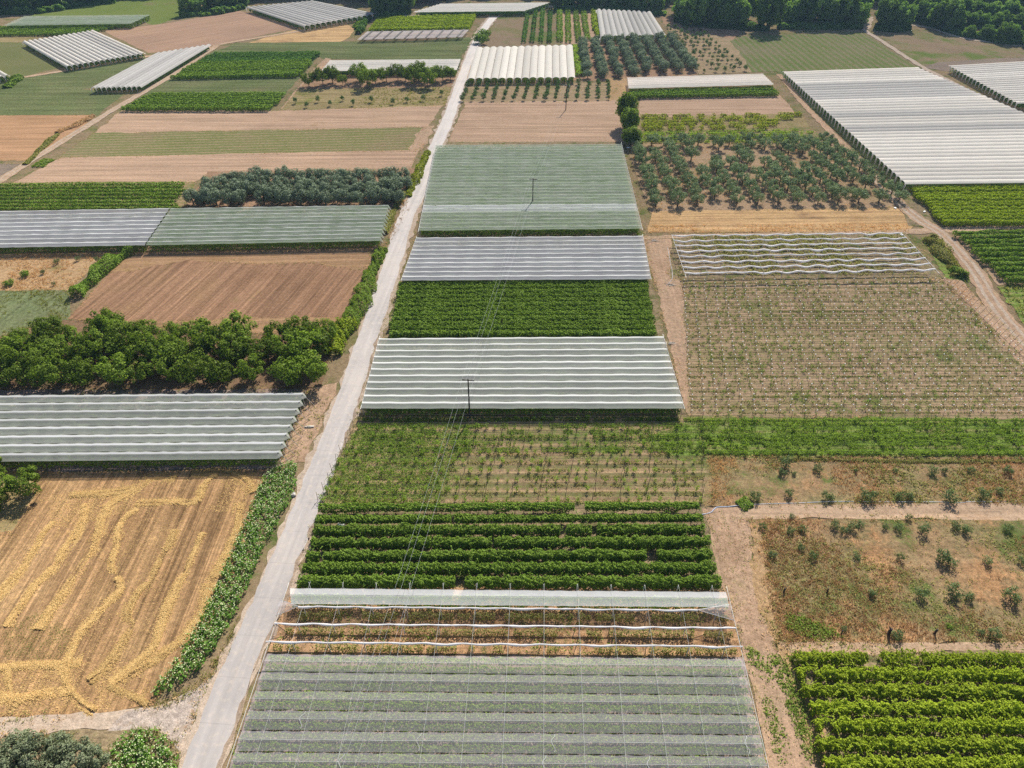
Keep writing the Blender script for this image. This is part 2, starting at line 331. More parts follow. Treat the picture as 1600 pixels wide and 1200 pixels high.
# ------------------------------------------------------------------ ground sheets
LV = [0]; EDGES = []
def ragged(P, amp, step, seed, closed=True):
    P = np.asarray(P)[:, :2]; out = []; nz1, nz2 = Nz(seed, 1.1), Nz(seed + 1, .28); n = len(P)
    for i in range(n if closed else n - 1):
        a, b = P[i], P[(i + 1) % n]; L = np.linalg.norm(b - a); k = max(2, int(L / step)); k = min(k, 400)
        t = np.arange(k) / k
        out.append(a + (b - a) * t[:, None])
    Q = np.concatenate(out)
    d = np.roll(Q, -1, 0) - np.roll(Q, 1, 0); nn = np.stack([-d[:, 1], d[:, 0]], 1); nn /= (np.linalg.norm(nn, axis=1, keepdims=True) + 1e-9)
    off = amp * (.5 * nz1(Q[:, 0], Q[:, 1]) + .7 * nz2(Q[:, 0], Q[:, 1]))
    return Q + nn * off[:, None]
def sheet(name, mat, pts, amp=.35, step=.8, lv=None, world=False):
    P = np.asarray(pts, float) if world else WP(pts)
    far = np.linalg.norm(P[:, :2], axis=1).mean()
    LV[0] += 1
    z = .0012 * (LV[0] if lv is None else lv) + .01
    Q = ragged(P, amp * (1 if far < 250 else 1.6), step * (1 if far < 200 else 2), LV[0] * 13)
    V = np.concatenate([Q, np.zeros((len(Q), 1))], 1)
    if far < 330: EDGES.append(Q)
    a = np.sum(V[:, 0] * np.roll(V[:, 1], -1) - V[:, 1] * np.roll(V[:, 0], -1))
    if a < 0: V = V[::-1]
    o = obj(name, mesh(name, V, [list(range(len(V)))], M[mat]), None, (0, 0, z))
    return tag(o, kind='structure')
def smooth_line(P, step=1.5):
    P = np.asarray(P, float); n = len(P)
    if n == 2:
        k = max(2, int(np.linalg.norm(P[1] - P[0]) / step)); t = np.linspace(0, 1, k)[:, None]; return P[0] + (P[1] - P[0]) * t
    out = []
    for i in range(n - 1):
        p0, p1, p2, p3 = P[max(i - 1, 0)], P[i], P[i + 1], P[min(i + 2, n - 1)]
        k = max(2, int(np.linalg.norm(p2 - p1) / step)); t = (np.arange(k) / k)[:, None]
        out.append(.5 * (2 * p1 + (p2 - p0) * t + (2 * p0 - 5 * p1 + 4 * p2 - p3) * t * t + (3 * p1 - p0 - 3 * p2 + p3) * t ** 3))
    out.append(P[-1:]); return np.concatenate(out)
def ribbon(name, mat, pts, width, amp=.2, off=0.0, step=1.2, lv=None):
    L = smooth_line(WP(pts)[:, :2], step); d = np.gradient(L, axis=0); nn = np.stack([-d[:, 1], d[:, 0]], 1); nn /= (np.linalg.norm(nn, axis=1, keepdims=True) + 1e-9)
    LV[0] += 1; sd = LV[0] * 17
    n1, n2, n3 = Nz(sd, .9), Nz(sd + 5, .9), Nz(sd + 9, 2.5)
    w = np.interp(np.linspace(0, 1, len(L)), np.linspace(0, 1, len(np.atleast_1d(width))), np.atleast_1d(width)) / 2
    a = L + nn * (off + w + amp * (n1(L[:, 0], L[:, 1]) + .5 * n3(L[:, 0], L[:, 1])))[:, None]
    b = L + nn * (off - w + amp * (n2(L[:, 0], L[:, 1]) + .5 * n3(L[:, 1], L[:, 0])))[:, None]
    k = len(L); V = np.concatenate([a, b]); V = np.concatenate([V, np.zeros((2 * k, 1))], 1)
    i = np.arange(k - 1); Q = np.stack([i + k, i + k + 1, i + 1, i], 1)
    o = obj(name, mesh(name, V, Q, M[mat]), None, (0, 0, .0012 * (LV[0] if lv is None else lv) + .01))
    return tag(o, kind='structure')

# ------------------------------------------------------------------ plants
def pip(P, X, Y):
    P = np.asarray(P); c = np.zeros(len(X), bool); n = len(P)
    for i in range(n):
        x1, y1, x2, y2 = P[i][0], P[i][1], P[(i + 1) % n][0], P[(i + 1) % n][1]
        if y1 == y2: continue
        m = ((y1 > Y) != (y2 > Y)) & (X < (x2 - x1) * (Y - y1) / (y2 - y1) + x1); c ^= m
    return c
def scatter(pts, dens, patch=0.0, seed=0, pscale=.15, world=False):
    P = (np.asarray(pts, float) if world else WP(pts))[:, :2]
    lo, hi = P.min(0), P.max(0); r = np.random.default_rng(seed + 11)
    n = int((hi - lo).prod() * dens); X = r.uniform(lo[0], hi[0], n); Y = r.uniform(lo[1], hi[1], n)
    m = pip(P, X, Y)
    if patch > -9: m &= (Nz(seed + 3, pscale)(X, Y) + .4 * Nz(seed + 4, pscale * 4)(X, Y) + r.normal(size=n) * .25) > patch
    return X[m], Y[m], r
def tufts(name, mat, pts, dens, patch=-.3, h=.4, w=.12, blades=5, seed=0, label=None, cat='grass', leafy=False, pscale=.15, world=False, spread=.22):
    X, Y, r = scatter(pts, dens, patch, seed, pscale, world); n = len(X)
    if n == 0: return None
    k = blades; cx = np.repeat(X, k) + r.normal(size=n * k) * spread; cy = np.repeat(Y, k) + r.normal(size=n * k) * spread
    hs = np.repeat(r.uniform(.55, 1.25, n), k) * h * r.uniform(.6, 1.2, n * k)
    if leafy:
        C = np.stack([cx, cy, hs * r.uniform(.3, 1, n * k)], 1); N = r.normal(size=(n * k, 3)) * .6 + np.array([0, 0, 1.0])
        V, Q = leaves(C, N, w * r.uniform(.7, 1.3, n * k), .7, r)
    else:
        a = r.uniform(0, 6.28, n * k); dx, dy = np.cos(a) * w * .5, np.sin(a) * w * .5
        lx, ly = r.normal(size=n * k) * hs * .45, r.normal(size=n * k) * hs * .45
        z0 = np.zeros(n * k)
        V = np.stack([np.stack([cx - dx, cy - dy, z0], 1), np.stack([cx + dx, cy + dy, z0], 1),
                      np.stack([cx + lx + dx * .35, cy + ly + dy * .35, hs], 1), np.stack([cx + lx - dx * .35, cy + ly - dy * .35, hs], 1)], 1).reshape(-1, 3)
        Q = np.arange(4 * n * k).reshape(-1, 4)
    o = obj(name, mesh(name, V, Q, M[mat])); tag(o, label, cat, kind='stuff'); return o

def vine_mesh(L, w, z0, z1, dens, leaf, seed, lump=1.2, gappy=0.0, shoots=0.0, mat='vine', wood=0.0, wings=0.0, bump=.15, bumpf=6.0):
    r = np.random.default_rng(seed); n = int(L * dens); x = r.uniform(0, L, n)
    nz, nz2 = Nz(seed + 1, 2.2 / lump), Nz(seed + 2, .5)
    t = r.uniform(-.35, 1.35, n) * math.pi          # angle round the section, mostly its top and sides
    rr = 1 - .45 * r.uniform(0, 1, n) ** 2
    s = 1 + .24 * nz(x, np.sin(t)) + .16 * nz2(x, np.cos(t))
    nz3 = Nz(seed + 7, bumpf, 8); s = s + bump * nz3(x, t * .9)
    hz = (z1 - z0) / 2; cz = (z1 + z0) / 2
    oy, oz = np.cos(t), np.sin(t)
    sq = np.abs(oy) ** .7 * np.sign(oy)
    y = sq * w / 2 * rr * s; z = cz + np.abs(oz) ** .75 * np.sign(oz) * hz * rr * s
    if wings: y += np.where(r.uniform(size=n) < .5, wings, -wings)
    keep = np.ones(n, bool)
    if gappy: keep = nz2(x * 1.5, np.zeros(n)) + .5 * nz(x, np.zeros(n)) > gappy
    C = np.stack([x, y, np.maximum(z, .05)], 1)[keep]
    N = np.stack([r.normal(size=n) * .5, oy + r.normal(size=n) * .45, oz * 1.0 + .35 + r.normal(size=n) * .45], 1)[keep]
    gx = (nz3(x + .1, t * .9) - nz3(x - .1, t * .9)) / .2; gt = (nz3(x, t * .9 + .1) - nz3(x, t * .9 - .1)) / .2
    N -= (np.stack([gx, gt * -np.sin(t), gt * np.cos(t)], 1) * bump * 1.1)[keep]
    b = MB(); b.add(*leaves(C, N, leaf * r.uniform(.65, 1.35, len(C)), .8, r))
    if shoots:
        m = int(L * shoots)
        for _ in range(m):
            p = np.array([r.uniform(0, L), r.normal() * w * .3, z1 * .92]); d = np.array([r.normal() * .6, r.normal() * .7, r.uniform(.2, .9)])
            k = r.integers(9, 16); q = np.linspace(0, 1, k)[:, None]; ln = r.uniform(.5, 1.35)
            P = p + d * q * ln + np.array([0, 0, -.9]) * (q * ln) ** 2 + r.normal(size=(k, 3)) * .04
            b.add(*leaves(P, r.normal(size=(k, 3)) * .5 + [0, 0, 1], leaf * .75, .8, r))
    return b
def vine_field(desc, place, cat, group, near, far, n, w, z0, z1, dens, leaf, mat, along=False, zq=1.0, seed=1, gaps=None, flip=False, name='vine_row', count=None, skip=(), jit=.0, cut=(0, 0), wood=0, ids=None, **kw):
    """near = (left, right), far = (left, right) pixels at height zq. across: rows run left-right, counted from the near side; along: rows run away, counted from the left"""
    A, B = W(*near[0], zq), W(*near[1], zq); D, C = W(*far[0], zq), W(*far[1], zq)
    if along: A, B, C, D = A, D, C, B           # row i runs from the A-B edge
    protos = {}; res = []
    for i in range(n):
        if i in skip: continue
        f = i / max(n - 1, 1); p, q = A + (D - A) * f, B + (C - B) * f
        d = (q - p)[:2]; L = float(np.linalg.norm(d)); d /= L
        j0, j1 = cut[0] * rng.uniform(0, 1), cut[1] * rng.uniform(0, 1)
        p = p.copy(); p[:2] += d * j0; L -= j0 + j1
        a = math.atan2(d[1], d[0])
        segs = [(0, L)]
        g = (gaps or {}).get(i)
        key = ('g', i) if g else i % 3
        if key not in protos:
            b = vine_mesh(L, w, z0, z1, dens, leaf, seed * 31 + i, **kw)
            V, Q, Mi = b.get()
            if g:
                X = V[Q].mean(1)[:, 0]; keep = np.ones(len(Q), bool)
                for (g0, g1) in g: keep &= ~((X > g0 * L) & (X < g1 * L))
                Q = Q[keep]
            wm = None
            if wood:
                wm = [MB().add(*tube([(0, 0, 0), (r_, .05 - r_, z0 * .6), (-r_, 0, z0 + .25)], .06, .04, 4)).mesh('trunk', M['vine_wood']) for r_ in (.05, -.06, .1)]
            protos[key] = (mesh(name, V, Q, M[mat]), L, wm)
        me, L0, wm = protos[key]
        o = obj(name, me, None, (p[0], p[1], 0), a, (L / L0, 1, float(rng.uniform(.94, 1.06))))
        k = (ids[i] if ids else i + 1)
        side = 'from the left' if along else 'from the front'
        tag(o, '%s, %s %s %s' % (desc, nth(k), side, place), cat, group)
        if wm is not None:
            for xx in np.arange(.6, L0, wood):
                if g and any(g0 * L0 < xx < g1 * L0 for g0, g1 in g): continue
                obj('trunk', wm[int(rng.integers(3))], o, (xx + rng.normal() * .08, 0, 0))
        res.append((o, p, q, L, a))
    return res

# --- trees
def lobes_tree(seed, Rr, z0, z1, nl, lr, nleaf, leaf, mat, trunk_r, trunk_h, limbs=5, flat=1.0, lean=.0, open_=0.0, bark='bark'):
    r = np.random.default_rng(seed); cz, hz = (z0 + z1) / 2, (z1 - z0) / 2
    ga = 2.39996; Lc = []
    for i in range(nl):
        u = (i + .5) / nl; zz = -0.75 + 1.65 * u; rad = math.sqrt(max(0, 1 - zz * zz)) if abs(zz) < 1 else 0
        a = i * ga + r.normal() * .35; k = r.uniform(.58, 1.08)
        Lc.append([math.cos(a) * rad * k * (Rr - lr * .6), math.sin(a) * rad * k * (Rr - lr * .6), cz + zz * k * (hz - lr * .4) * flat])
    Lc = np.array(Lc); Lr = lr * r.uniform(.7, 1.25, nl)
    w = Lr ** 2; idx = r.choice(nl, nleaf, p=w / w.sum())
    d = r.normal(size=(nleaf, 3)); d /= np.linalg.norm(d, axis=1, keepdims=True)
    rr = (1 - .4 * r.uniform(0, 1, nleaf) ** 1.6)
    d2 = d * np.array([1, 1, .85]); C = Lc[idx] + d2 * (Lr[idx] * rr)[:, None]
    nz = Nz(seed, 2.2 / lr, 6, 3); C += d * (nz(C[:, 0], C[:, 1], C[:, 2]) * lr * .18)[:, None]
    N = d * .9 + (C - [0, 0, cz]) / max(Rr, hz) * .5 + r.normal(size=(nleaf, 3)) * .55 + [0, 0, .25]
    keep = C[:, 2] > .15
    if open_: keep &= nz(C[:, 0] * .6, C[:, 1] * .6, C[:, 2] * .6) > -1.6 + open_
    C, N = C[keep], N[keep]
    cb = MB(); cb.add(*leaves(C, N, leaf * r.uniform(.6, 1.4, len(C)), .75, r))
    tb = MB(); top = np.array([r.normal() * lean, r.normal() * lean, trunk_h])
    tb.add(*tube([(0, 0, -.05), top * .5 + [r.normal() * .05, 0, 0], top], trunk_r, trunk_r * .7, 6))
    for i in r.choice(nl, min(limbs, nl), replace=False):
        e = Lc[i]; m = (top + e) / 2 + r.normal(size=3) * .1 * Rr
        tb.add(*tube([top * .92, m, e], trunk_r * .5, trunk_r * .16, 5))
    return cb.mesh('crown', M[mat]), tb.mesh('trunk', M[bark])
PROTO = {}
def proto(kind, n, **kw):
    PROTO[kind] = [lobes_tree(100 * len(PROTO) + i * 7 + 5, **kw) for i in range(n)]
def joined(kind, i):
    """far trees: crown and trunk in one mesh"""
    key = (kind, i, 'j')
    if key not in PROTO:
        c, t = PROTO[kind][i]; b = MB()
        for k, me in enumerate((c, t)):
            V = np.empty(len(me.vertices) * 3, np.float32); me.vertices.foreach_get('co', V)
            Q = np.array([p.vertices[:] for p in me.polygons]); b.add(V.reshape(-1, 3), Q, k)
        PROTO[key] = b.mesh(kind, [c.materials[0], t.materials[0]])
    return PROTO[key]
def tree(kind, name, x, y, s, label, cat='tree', group=None, far=False, sz=None, v=None):
    i = int(rng.integers(len(PROTO[kind]))) if v is None else v
    rz = float(rng.uniform(0, 6.28)); scl = (s, s, s * (sz or float(rng.uniform(.9, 1.12))))
    if far:
        o = obj(name, joined(kind, i), None, (x, y, 0), rz, scl)
    else:
        o = empty(name, (x, y, 0), rz); o.scale = scl
        c, t = PROTO[kind][i]; obj('trunk', t, o); obj('crown', c, o)
    return tag(o, label, cat, group)
proto('walnut', 5, Rr=3.7, z0=.9, z1=6.6, nl=24, lr=1.0, nleaf=2600, leaf=.19, mat='walnut', trunk_r=.17, trunk_h=1.7)
proto('olive', 5, Rr=2.3, z0=.3, z1=4.3, nl=16, lr=.85, nleaf=2400, leaf=.13, mat='olive', trunk_r=.2, trunk_h=1.1)
proto('olive_open', 5, Rr=2.5, z0=1.1, z1=4.2, nl=13, lr=.78, nleaf=1500, leaf=.14, mat='olive_green', trunk_r=.22, trunk_h=1.3, open_=.5)
proto('forest', 6, Rr=5.8, z0=.2, z1=14.0, nl=38, lr=1.75, nleaf=5200, leaf=.40, mat='forest', trunk_r=.35, trunk_h=4.5)
proto('big', 3, Rr=2.9, z0=.1, z1=9.5, nl=26, lr=1.25, nleaf=3600, leaf=.24, mat='walnut', trunk_r=.2, trunk_h=2.5)
proto('small', 4, Rr=1.1, z0=.5, z1=2.8, nl=8, lr=.5, nleaf=420, leaf=.13, mat='orchard', trunk_r=.06, trunk_h=.8, limbs=3)
proto('shrub', 5, Rr=1.1, z0=.05, z1=1.9, nl=13, lr=.42, nleaf=620, leaf=.085, mat='shrub', trunk_r=.05, trunk_h=.4, limbs=5, open_=.75)
proto('bright', 3, Rr=1.3, z0=.05, z1=1.5, nl=9, lr=.55, nleaf=800, leaf=.11, mat='vine', trunk_r=.05, trunk_h=.4, limbs=4)
proto('oleaster', 3, Rr=2.7, z0=.4, z1=5.2, nl=30, lr=.7, nleaf=5600, leaf=.11, mat='oleaster', trunk_r=.16, trunk_h=1.2, open_=.6)

# ------------------------------------------------------------------ nets and tunnels
class Quad:
    """A near-left, B near-right, C far-right, D far-left. run across: bays run A-B, stacked near to far"""
    def __init__(s, A, B, C, D, z, along=False):
        s.A, s.B, s.C, s.D = [W(*p, z) if len(p) == 2 else np.array(p, float) for p in (A, B, C, D)]
        s.z, s.along = z, along
    def at(s, u, v):
        """u along a bay, v across the bays (arrays)"""
        if s.along: u, v = v, u
        u, v = np.asarray(u)[..., None], np.asarray(v)[..., None]
        return (1 - v) * ((1 - u) * s.A + u * s.B) + v * ((1 - u) * s.D + u * s.C)
    def centre(s): return (s.A + s.B + s.C + s.D) / 4
    def lens(s):
        a, b = np.linalg.norm((s.B + s.C - s.A - s.D) / 2), np.linalg.norm((s.D + s.C - s.A - s.B) / 2)
        return (b, a) if s.along else (a, b)
def grid_faces(nu, nv):
    i, j = np.meshgrid(np.arange(nu - 1), np.arange(nv - 1), indexing='ij'); a = (i * nv + j).ravel()
    return np.stack([a, a + nv, a + nv + 1, a + 1], 1)
def net_panel(q, i, n, rise, span, gap, seam, mats, c0, seed, sag=.06, ext=0.0, vshare=1.0):
    L, _ = q.lens(); nu = max(8, int(L / (span / 4))); r = np.random.default_rng(seed + i * 3)
    u = np.linspace(0, 1, nu); bay = np.abs(np.sin(math.pi * u * L / span)); ph = r.uniform(.5, 1.3, int(L / span) + 3)
    amp = ph[np.minimum((u * L / span).astype(int), len(ph) - 1)]
    b = MB(); prof = np.array([0, .12, .28, .40, .5, .60, .72, .88, 1.0])
    e0, e1 = gap * (.15 + bay * amp), gap * (.15 + bay * amp[::-1])
    V = np.zeros((nu, len(prof), 3)); nz = Nz(seed + i, 1.1)
    for k, pv in enumerate(prof):
        vv = e0 + (1 - e0 - e1) * pv
        P = q.at(u, (i + vv) / n)
        tent = 1 - abs(2 * pv - 1)
        P[:, 2] = q.z + rise * tent - sag * math.sin(math.pi * min(1, tent)) * .8 - .10 * bay * amp * (1 - tent) - .05 * bay * tent + nz(P[:, 0], P[:, 1]) * .02
        V[:, k] = P
    b.add((V - c0).reshape(-1, 3), grid_faces(nu, len(prof)), 0)
    if seam == 3:  # raised paler band covering most of the slope beyond the ridge
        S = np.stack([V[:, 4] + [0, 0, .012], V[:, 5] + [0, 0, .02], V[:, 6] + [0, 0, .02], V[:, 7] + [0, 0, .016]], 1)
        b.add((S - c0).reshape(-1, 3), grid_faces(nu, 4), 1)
    elif seam:
        for kk in ([4] + ([0, 8] if seam > 1 else [])):
            P = V[:, kk]; d = (q.at(np.array([.5]), np.array([1.0])) - q.at(np.array([.5]), np.array([0.0])))[0]; d /= np.linalg.norm(d)
            hw = .03
            S = np.stack([P - d * hw + [0, 0, -hw * .12], P + [0, 0, .025], P + d * hw + [0, 0, -hw * .12]], 1) + [0, 0, .012]
            b.add((S - c0).reshape(-1, 3), grid_faces(nu, 3), 1)
    return b.mesh('net_panel', mats, smooth=True), V
def net_cover(name, q, n, label, cat, group=None, rise=.32, span=5.2, gap=.03, seam=1, mat='net_white', seed=1, posts=True, cable=None, flaps=(), post_every=1, whiter=None, root=None, ends=(0, 1), over='net_band'):
    c0 = q.centre(); c0[2] = 0
    root = root or tag(empty(name, c0), label, cat, group)
    L, Wd = q.lens()
    for i in range(n):
        m = mat
        if whiter and i in whiter: m = whiter[i]
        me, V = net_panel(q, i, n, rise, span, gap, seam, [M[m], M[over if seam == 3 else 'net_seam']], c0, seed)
        obj('net_panel', me, root)
        for s in flaps:                         # gable flap hanging at the end of the bay
            P = V[0 if s < 0 else -1]; d = (V[0] - V[1] if s < 0 else V[-1] - V[-2])[4]; d = d / np.linalg.norm(d)
            tip = P[4] + d * .75 + [0, 0, -.75]
            F = [P[0], P[4] + [0, 0, .01], P[8], tip]
            obj('end_flap', mesh('end_flap', np.array(F) - c0, [(0, 1, 3), (1, 2, 3)], M['net_grey']), root)
            obj('end_pole', MB().add(*tube(np.array([P[4] + [0, 0, .1], P[4] + d * 1.9 + [0, 0, -P[4][2] + .05]]) - c0, .05, .05, 5)).mesh('end_pole', M['white_steel']), root)
    if posts:
        pm = MB().add(*tube([(0, 0, 0), (0, 0, 1)], .05, .045, 5)).mesh('post', M['concrete_post'])
        for i in range(n):
            for e in ends:
                P = q.at(np.array([e]), np.array([(i + .5) / n]))[0] - c0
                obj('post', pm, root, (P[0], P[1], 0), 0, (1, 1, q.z + rise))
    if cable:
        k = int(L / cable); zz = q.z + rise + .06
        for j in range(1, k + 1):
            u = (j - .35) * cable / L
            if u >= .995: continue
            P = q.at(np.full(2 * n + 1, u), np.linspace(0, 1, 2 * n + 1)); P[:, 2] = zz - .02
            obj('cable', MB().add(*tube(P - c0, .028, .028, 4)).mesh('cable', M['white_steel']), root)
    return root
def edge_cables(q, root, c0, zz, us=(0, 1)):
    for u in us:
        P = q.at(np.full(9, u), np.linspace(-.02, 1.02, 9)); P[:, 2] = zz
        obj('edge_cable', MB().add(*tube(P - c0, .035, .035, 4)).mesh('edge_cable', M['white_steel']), root)
def roll_line(q, v, root, c0, zz, span=5.2, r0=.13, seed=0, sag=.28, u0=0.0, u1=1.0):
    """a net gathered along its wire"""
    L, _ = q.lens(); r = np.random.default_rng(seed); n = max(12, int(L * (u1 - u0) / .65)); u = np.linspace(u0, u1, n)
    t = u * L / span; amp = r.uniform(.35, 1.2, int(t.max()) + 2)[t.astype(int)]
    P = q.at(u, np.full(n, v)); P[:, 2] = zz - sag * amp * np.sin(math.pi * (t % 1)) ** 2
    d = q.at(np.array([.5]), np.array([1.0]))[0] - q.at(np.array([.5]), np.array([0.0]))[0]; d /= np.linalg.norm(d)
    P -= d * (np.sin(math.pi * (t % 1)) * .12 * amp)[:, None]
    sides = 6; V = []
    for i in range(n):
        rr = r0 * (.8 + .5 * np.sin(math.pi * (t[i] % 1)) * amp[i] + r.normal() * .16)
        for k in range(sides):
            a = 6.2832 * k / sides; V.append(P[i] + d * math.cos(a) * rr * 1.15 + np.array([0, 0, 1]) * math.sin(a) * rr * .9)
    i, k = np.meshgrid(np.arange(n - 1), np.arange(sides), indexing='ij'); a = (i * sides + k).ravel(); bq = (i * sides + (k + 1) % sides).ravel()
    Q = np.stack([a, bq, bq + sides, a + sides], 1)
    return obj('net_roll', mesh('net_roll', np.array(V) - c0, Q, M['net_fold'], None, True), root)
def tunnels(name, q, n, label, cat, group=None, eave=2.1, crown=1.35, mat='film', legs=2.4, seed=1, crop=None, crop_place='', dull=(), ends=(0, 1), skirt=.2, inset=1.0):
    c0 = q.centre(); c0[2] = 0; root = tag(empty(name, c0), label, cat, group); L, Wd = q.lens(); r = np.random.default_rng(seed)
    pr = np.linspace(0, 1, 9); arch = np.sin(math.pi * pr) ** .8
    nu = max(6, int(L / 3)); u = np.linspace(0, 1, nu)
    pm = MB().add(*tube([(0, 0, 0), (0, 0, 1)], .05, .05, 5)).mesh('leg', M['steel'])
    wdt = Wd / n
    for i in range(n):
        k = r.uniform(.96, 1.04); V = np.zeros((nu, 9, 3))
        for j, p in enumerate(pr):
            P = q.at(u, np.full(nu, (i + .02 + .96 * p) / n)); P[:, 2] = eave + crown * arch[j] * k + .04 * np.sin(u * L * 1.3 + i) * arch[j]; V[:, j] = P
        m = 'film_grey' if i in dull else mat
        obj('tunnel_film', mesh('tunnel_film', (V - c0).reshape(-1, 3), grid_faces(nu, 9), M[m], None, True), root)
        for e in ends:
            P = V[0 if e == 0 else -1]
            obj('end_hoop', MB().add(*tube(P - c0 + [0, 0, .02], .045, .045, 4)).mesh('end_hoop', M['steel']), root)
            obj('leg', pm, root, tuple(P[0] - c0)[:2] + (0,), 0, (1, 1, eave))
            dd = (P[8] - P[0]) * skirt; lo = P[0] * [1, 1, 0] + [0, 0, .05]
            if skirt: obj('end_skirt', mesh('end_skirt', np.array([P[0] - dd, P[0] + dd + [0, 0, crown * .5], lo + dd * .25, lo - dd * .25]) - c0, [(0, 1, 2, 3)], M['film_grey']), root)
        if crop:
            dn, lf, cm = crop
            a, b = q.at(np.array([inset / L]), np.array([(i + .5) / n]))[0], q.at(np.array([1 - inset / L]), np.array([(i + .5) / n]))[0]
            d = (b - a)[:2]; Lr = np.linalg.norm(d)
            if i % 3 == 0 or i == 0: cme = vine_mesh(Lr, wdt * .5, .3, eave - .25, dn, lf, seed + i).mesh('fruit_bush_row', M[cm]); L0 = Lr
            o = obj('fruit_bush_row', cme, None, (a[0], a[1], 0), math.atan2(d[1], d[0]), (Lr / L0, 1, 1))
            tag(o, 'dark bush row in the %s bay %s' % (nth(i + 1), crop_place), 'bush row', 'bush rows inside ' + label.split(',')[0][:40])
    return root
# ================================================================== GROUND
X = 1760
g = tag(obj('ground', mesh('ground', [(-3000, -400, 0), (3000, -400, 0), (3000, 5000, 0), (-3000, 5000, 0)], [(0, 1, 2, 3)], M['ground'])), kind='structure')
f = lambda mat, *pts, **k: sheet(k.pop('name', 'field'), mat, pts, **k)
# far left
f('green_far', (40, 26), (120, 6), (300, -12), (305, 20), (240, 40), (200, 24))
f('olive_field', (-80, 120), (-80, 66), (33, 66), (96, 106), (32, 121))
f('green_field', (-80, 150), (-80, 122), (32, 121), (230, 89), (215, 100), (138, 138), (-80, 158), lv=8)
f('green_field', (-80, 182), (-80, 150), (60, 130), (140, 140), (195, 146), (152, 180))
f('yellow_weed', (-80, 66), (-80, 54), (60, 56), (34, 66))
f('stubble_b', (158, 47), (250, 38), (375, 17), (468, 43), (325, 73), (232, 83))
f('straw_field', (385, 68), (470, 43), (540, 37), (553, 45), (548, 58), (530, 66), name='field')
f('green_field', (330, 82), (372, 67), (640, 64), (742, 58), (718, 95), (505, 92), (490, 81))
f('green_field', (184, 173), (334, 79), (506, 80), (425, 172))
f('bare', (440, 170), (478, 122), (508, 90), (518, 92), (500, 112), (470, 140), (452, 172))
f('orchard_soil', (465, 140), (500, 112), (722, 110), (712, 138))
f('yellow_weed', (438, 172), (468, 139), (712, 136), (694, 166))
f('stubble', (144, 210), (192, 171), (440, 173), (692, 165), (668, 199))
f('seed_rows', (90, 247), (146, 208), (662, 199), (656, 236))
f('bare', (640, 234), (655, 200), (680, 196), (660, 236), amp=.8)
f('stubble', (20, 286), (95, 246), (656, 234), (640, 266), (330, 273), (300, 286))
f('stubble_a', (-80, 252), (-80, 180), (148, 180), (120, 208), (46, 250))
f('grey_soil', (-80, 290), (-80, 256), (36, 256), (5, 284))
f('tan_green2', (-80, 331), (-80, 285), (306, 284), (288, 328))
f('orchard_soil', (288, 327), (325, 268), (648, 263), (640, 300), (622, 322))
f('dark_soil', (-80, 388), (-80, 328), (606, 319), (592, 384))
f('bare', (-80, 394), (-80, 382), (592, 380), (588, 392))
f('straw_scrub', (-80, 460), (-80, 396), (172, 395), (104, 458))
f('grey_green', (-80, 575), (-80, 456), (112, 453), (108, 500), (10, 574))
f('plowed', (102, 500), (205, 392), (580, 388), (562, 460), (526, 530), (370, 522))
f('headland', (170, 424), (206, 391), (582, 387), (574, 420), (480, 412), (300, 410), amp=1.0)
f('headland', (200, 508), (370, 498), (540, 495), (526, 532), (370, 526), amp=.8)
f('dark_soil', (-80, 615), (-80, 545), (100, 500), (200, 508), (528, 527), (500, 611))
f('under', (-80, 742), (-80, 610), (482, 608), (430, 732))
f('bare', (428, 730), (482, 606), (530, 596), (476, 722), amp=.5)
f('wheat', (-110, 738), (30, 736), (414, 735), (412, 770), (372, 880), (330, 970), (240, 1104), (130, 1116), (-110, 1130))
f('yellow_weed', (-110, 800), (-110, 740), (50, 742), (60, 775), (20, 830), (-110, 850), amp=.9)
f('dirt_pale', (-110, 1165), (-110, 1126), (120, 1116), (238, 1106), (318, 1070), (352, 1020), (300, 1140), (278, 1210), (272, 1160), (230, 1136), (130, 1140), amp=.35)
f('gravel', (170, 1142), (200, 1112), (250, 1104), (330, 1060), (300, 1140), (284, 1215), (276, 1175), (255, 1143))
f('vine_soil', (-110, 1320), (-110, 1170), (160, 1140), (250, 1140), (280, 1170), (260, 1320))
# centre strip, far to near
f('brown_green', (748, 76), (778, 28), (800, 20), (850, 14), (928, 14), (936, 74))
f('stubble', (880, 74), (868, 18), (928, 14), (934, 70))
f('orchard_soil', (896, 126), (902, 68), (1046, 59), (1092, 117), (1010, 128))
f('tan_green', (1092, 117), (1038, 38), (1080, 42), (1146, 60), (1176, 112))
f('orchard_soil', (1038, 38), (1030, 20), (1090, 40), (1160, 45), (1146, 62))
f('stripe_field', (1176, 113), (1142, 64), (1160, 57), (1346, 50), (1434, 106))
f('brown_green', (1370, 54), (1412, 46), (1468, 54), (1604, 80), (1720, 100), (1600, 98), (1478, 100), (1440, 104))
f('grey_soil', (1440, 105), (1470, 97), (1600, 89), (1720, 93), (1720, 112), (1480, 112))
f('tan_green', (722, 162), (733, 130), (950, 130), (956, 160))
f('straw_scrub', (950, 158), (950, 122), (985, 122), (990, 158))
f('stubble', (698, 226), (728, 160), (986, 157), (996, 190), (974, 224))
f('stubble', (992, 186), (1000, 152), (1218, 147), (1244, 178))
f('yellow_weed', (994, 206), (992, 184), (1250, 177), (1266, 200))
f('tan_green2', (996, 226), (994, 205), (1264, 199), (1300, 226))
f('olive_soil', (978, 226), (1294, 218), (1424, 326), (1016, 334))
f('straw_field', (1012, 364), (1018, 331), (1400, 324), (1430, 350), (1420, 364))
f('vine_soil', (650, 372), (684, 222), (974, 222), (1008, 368))
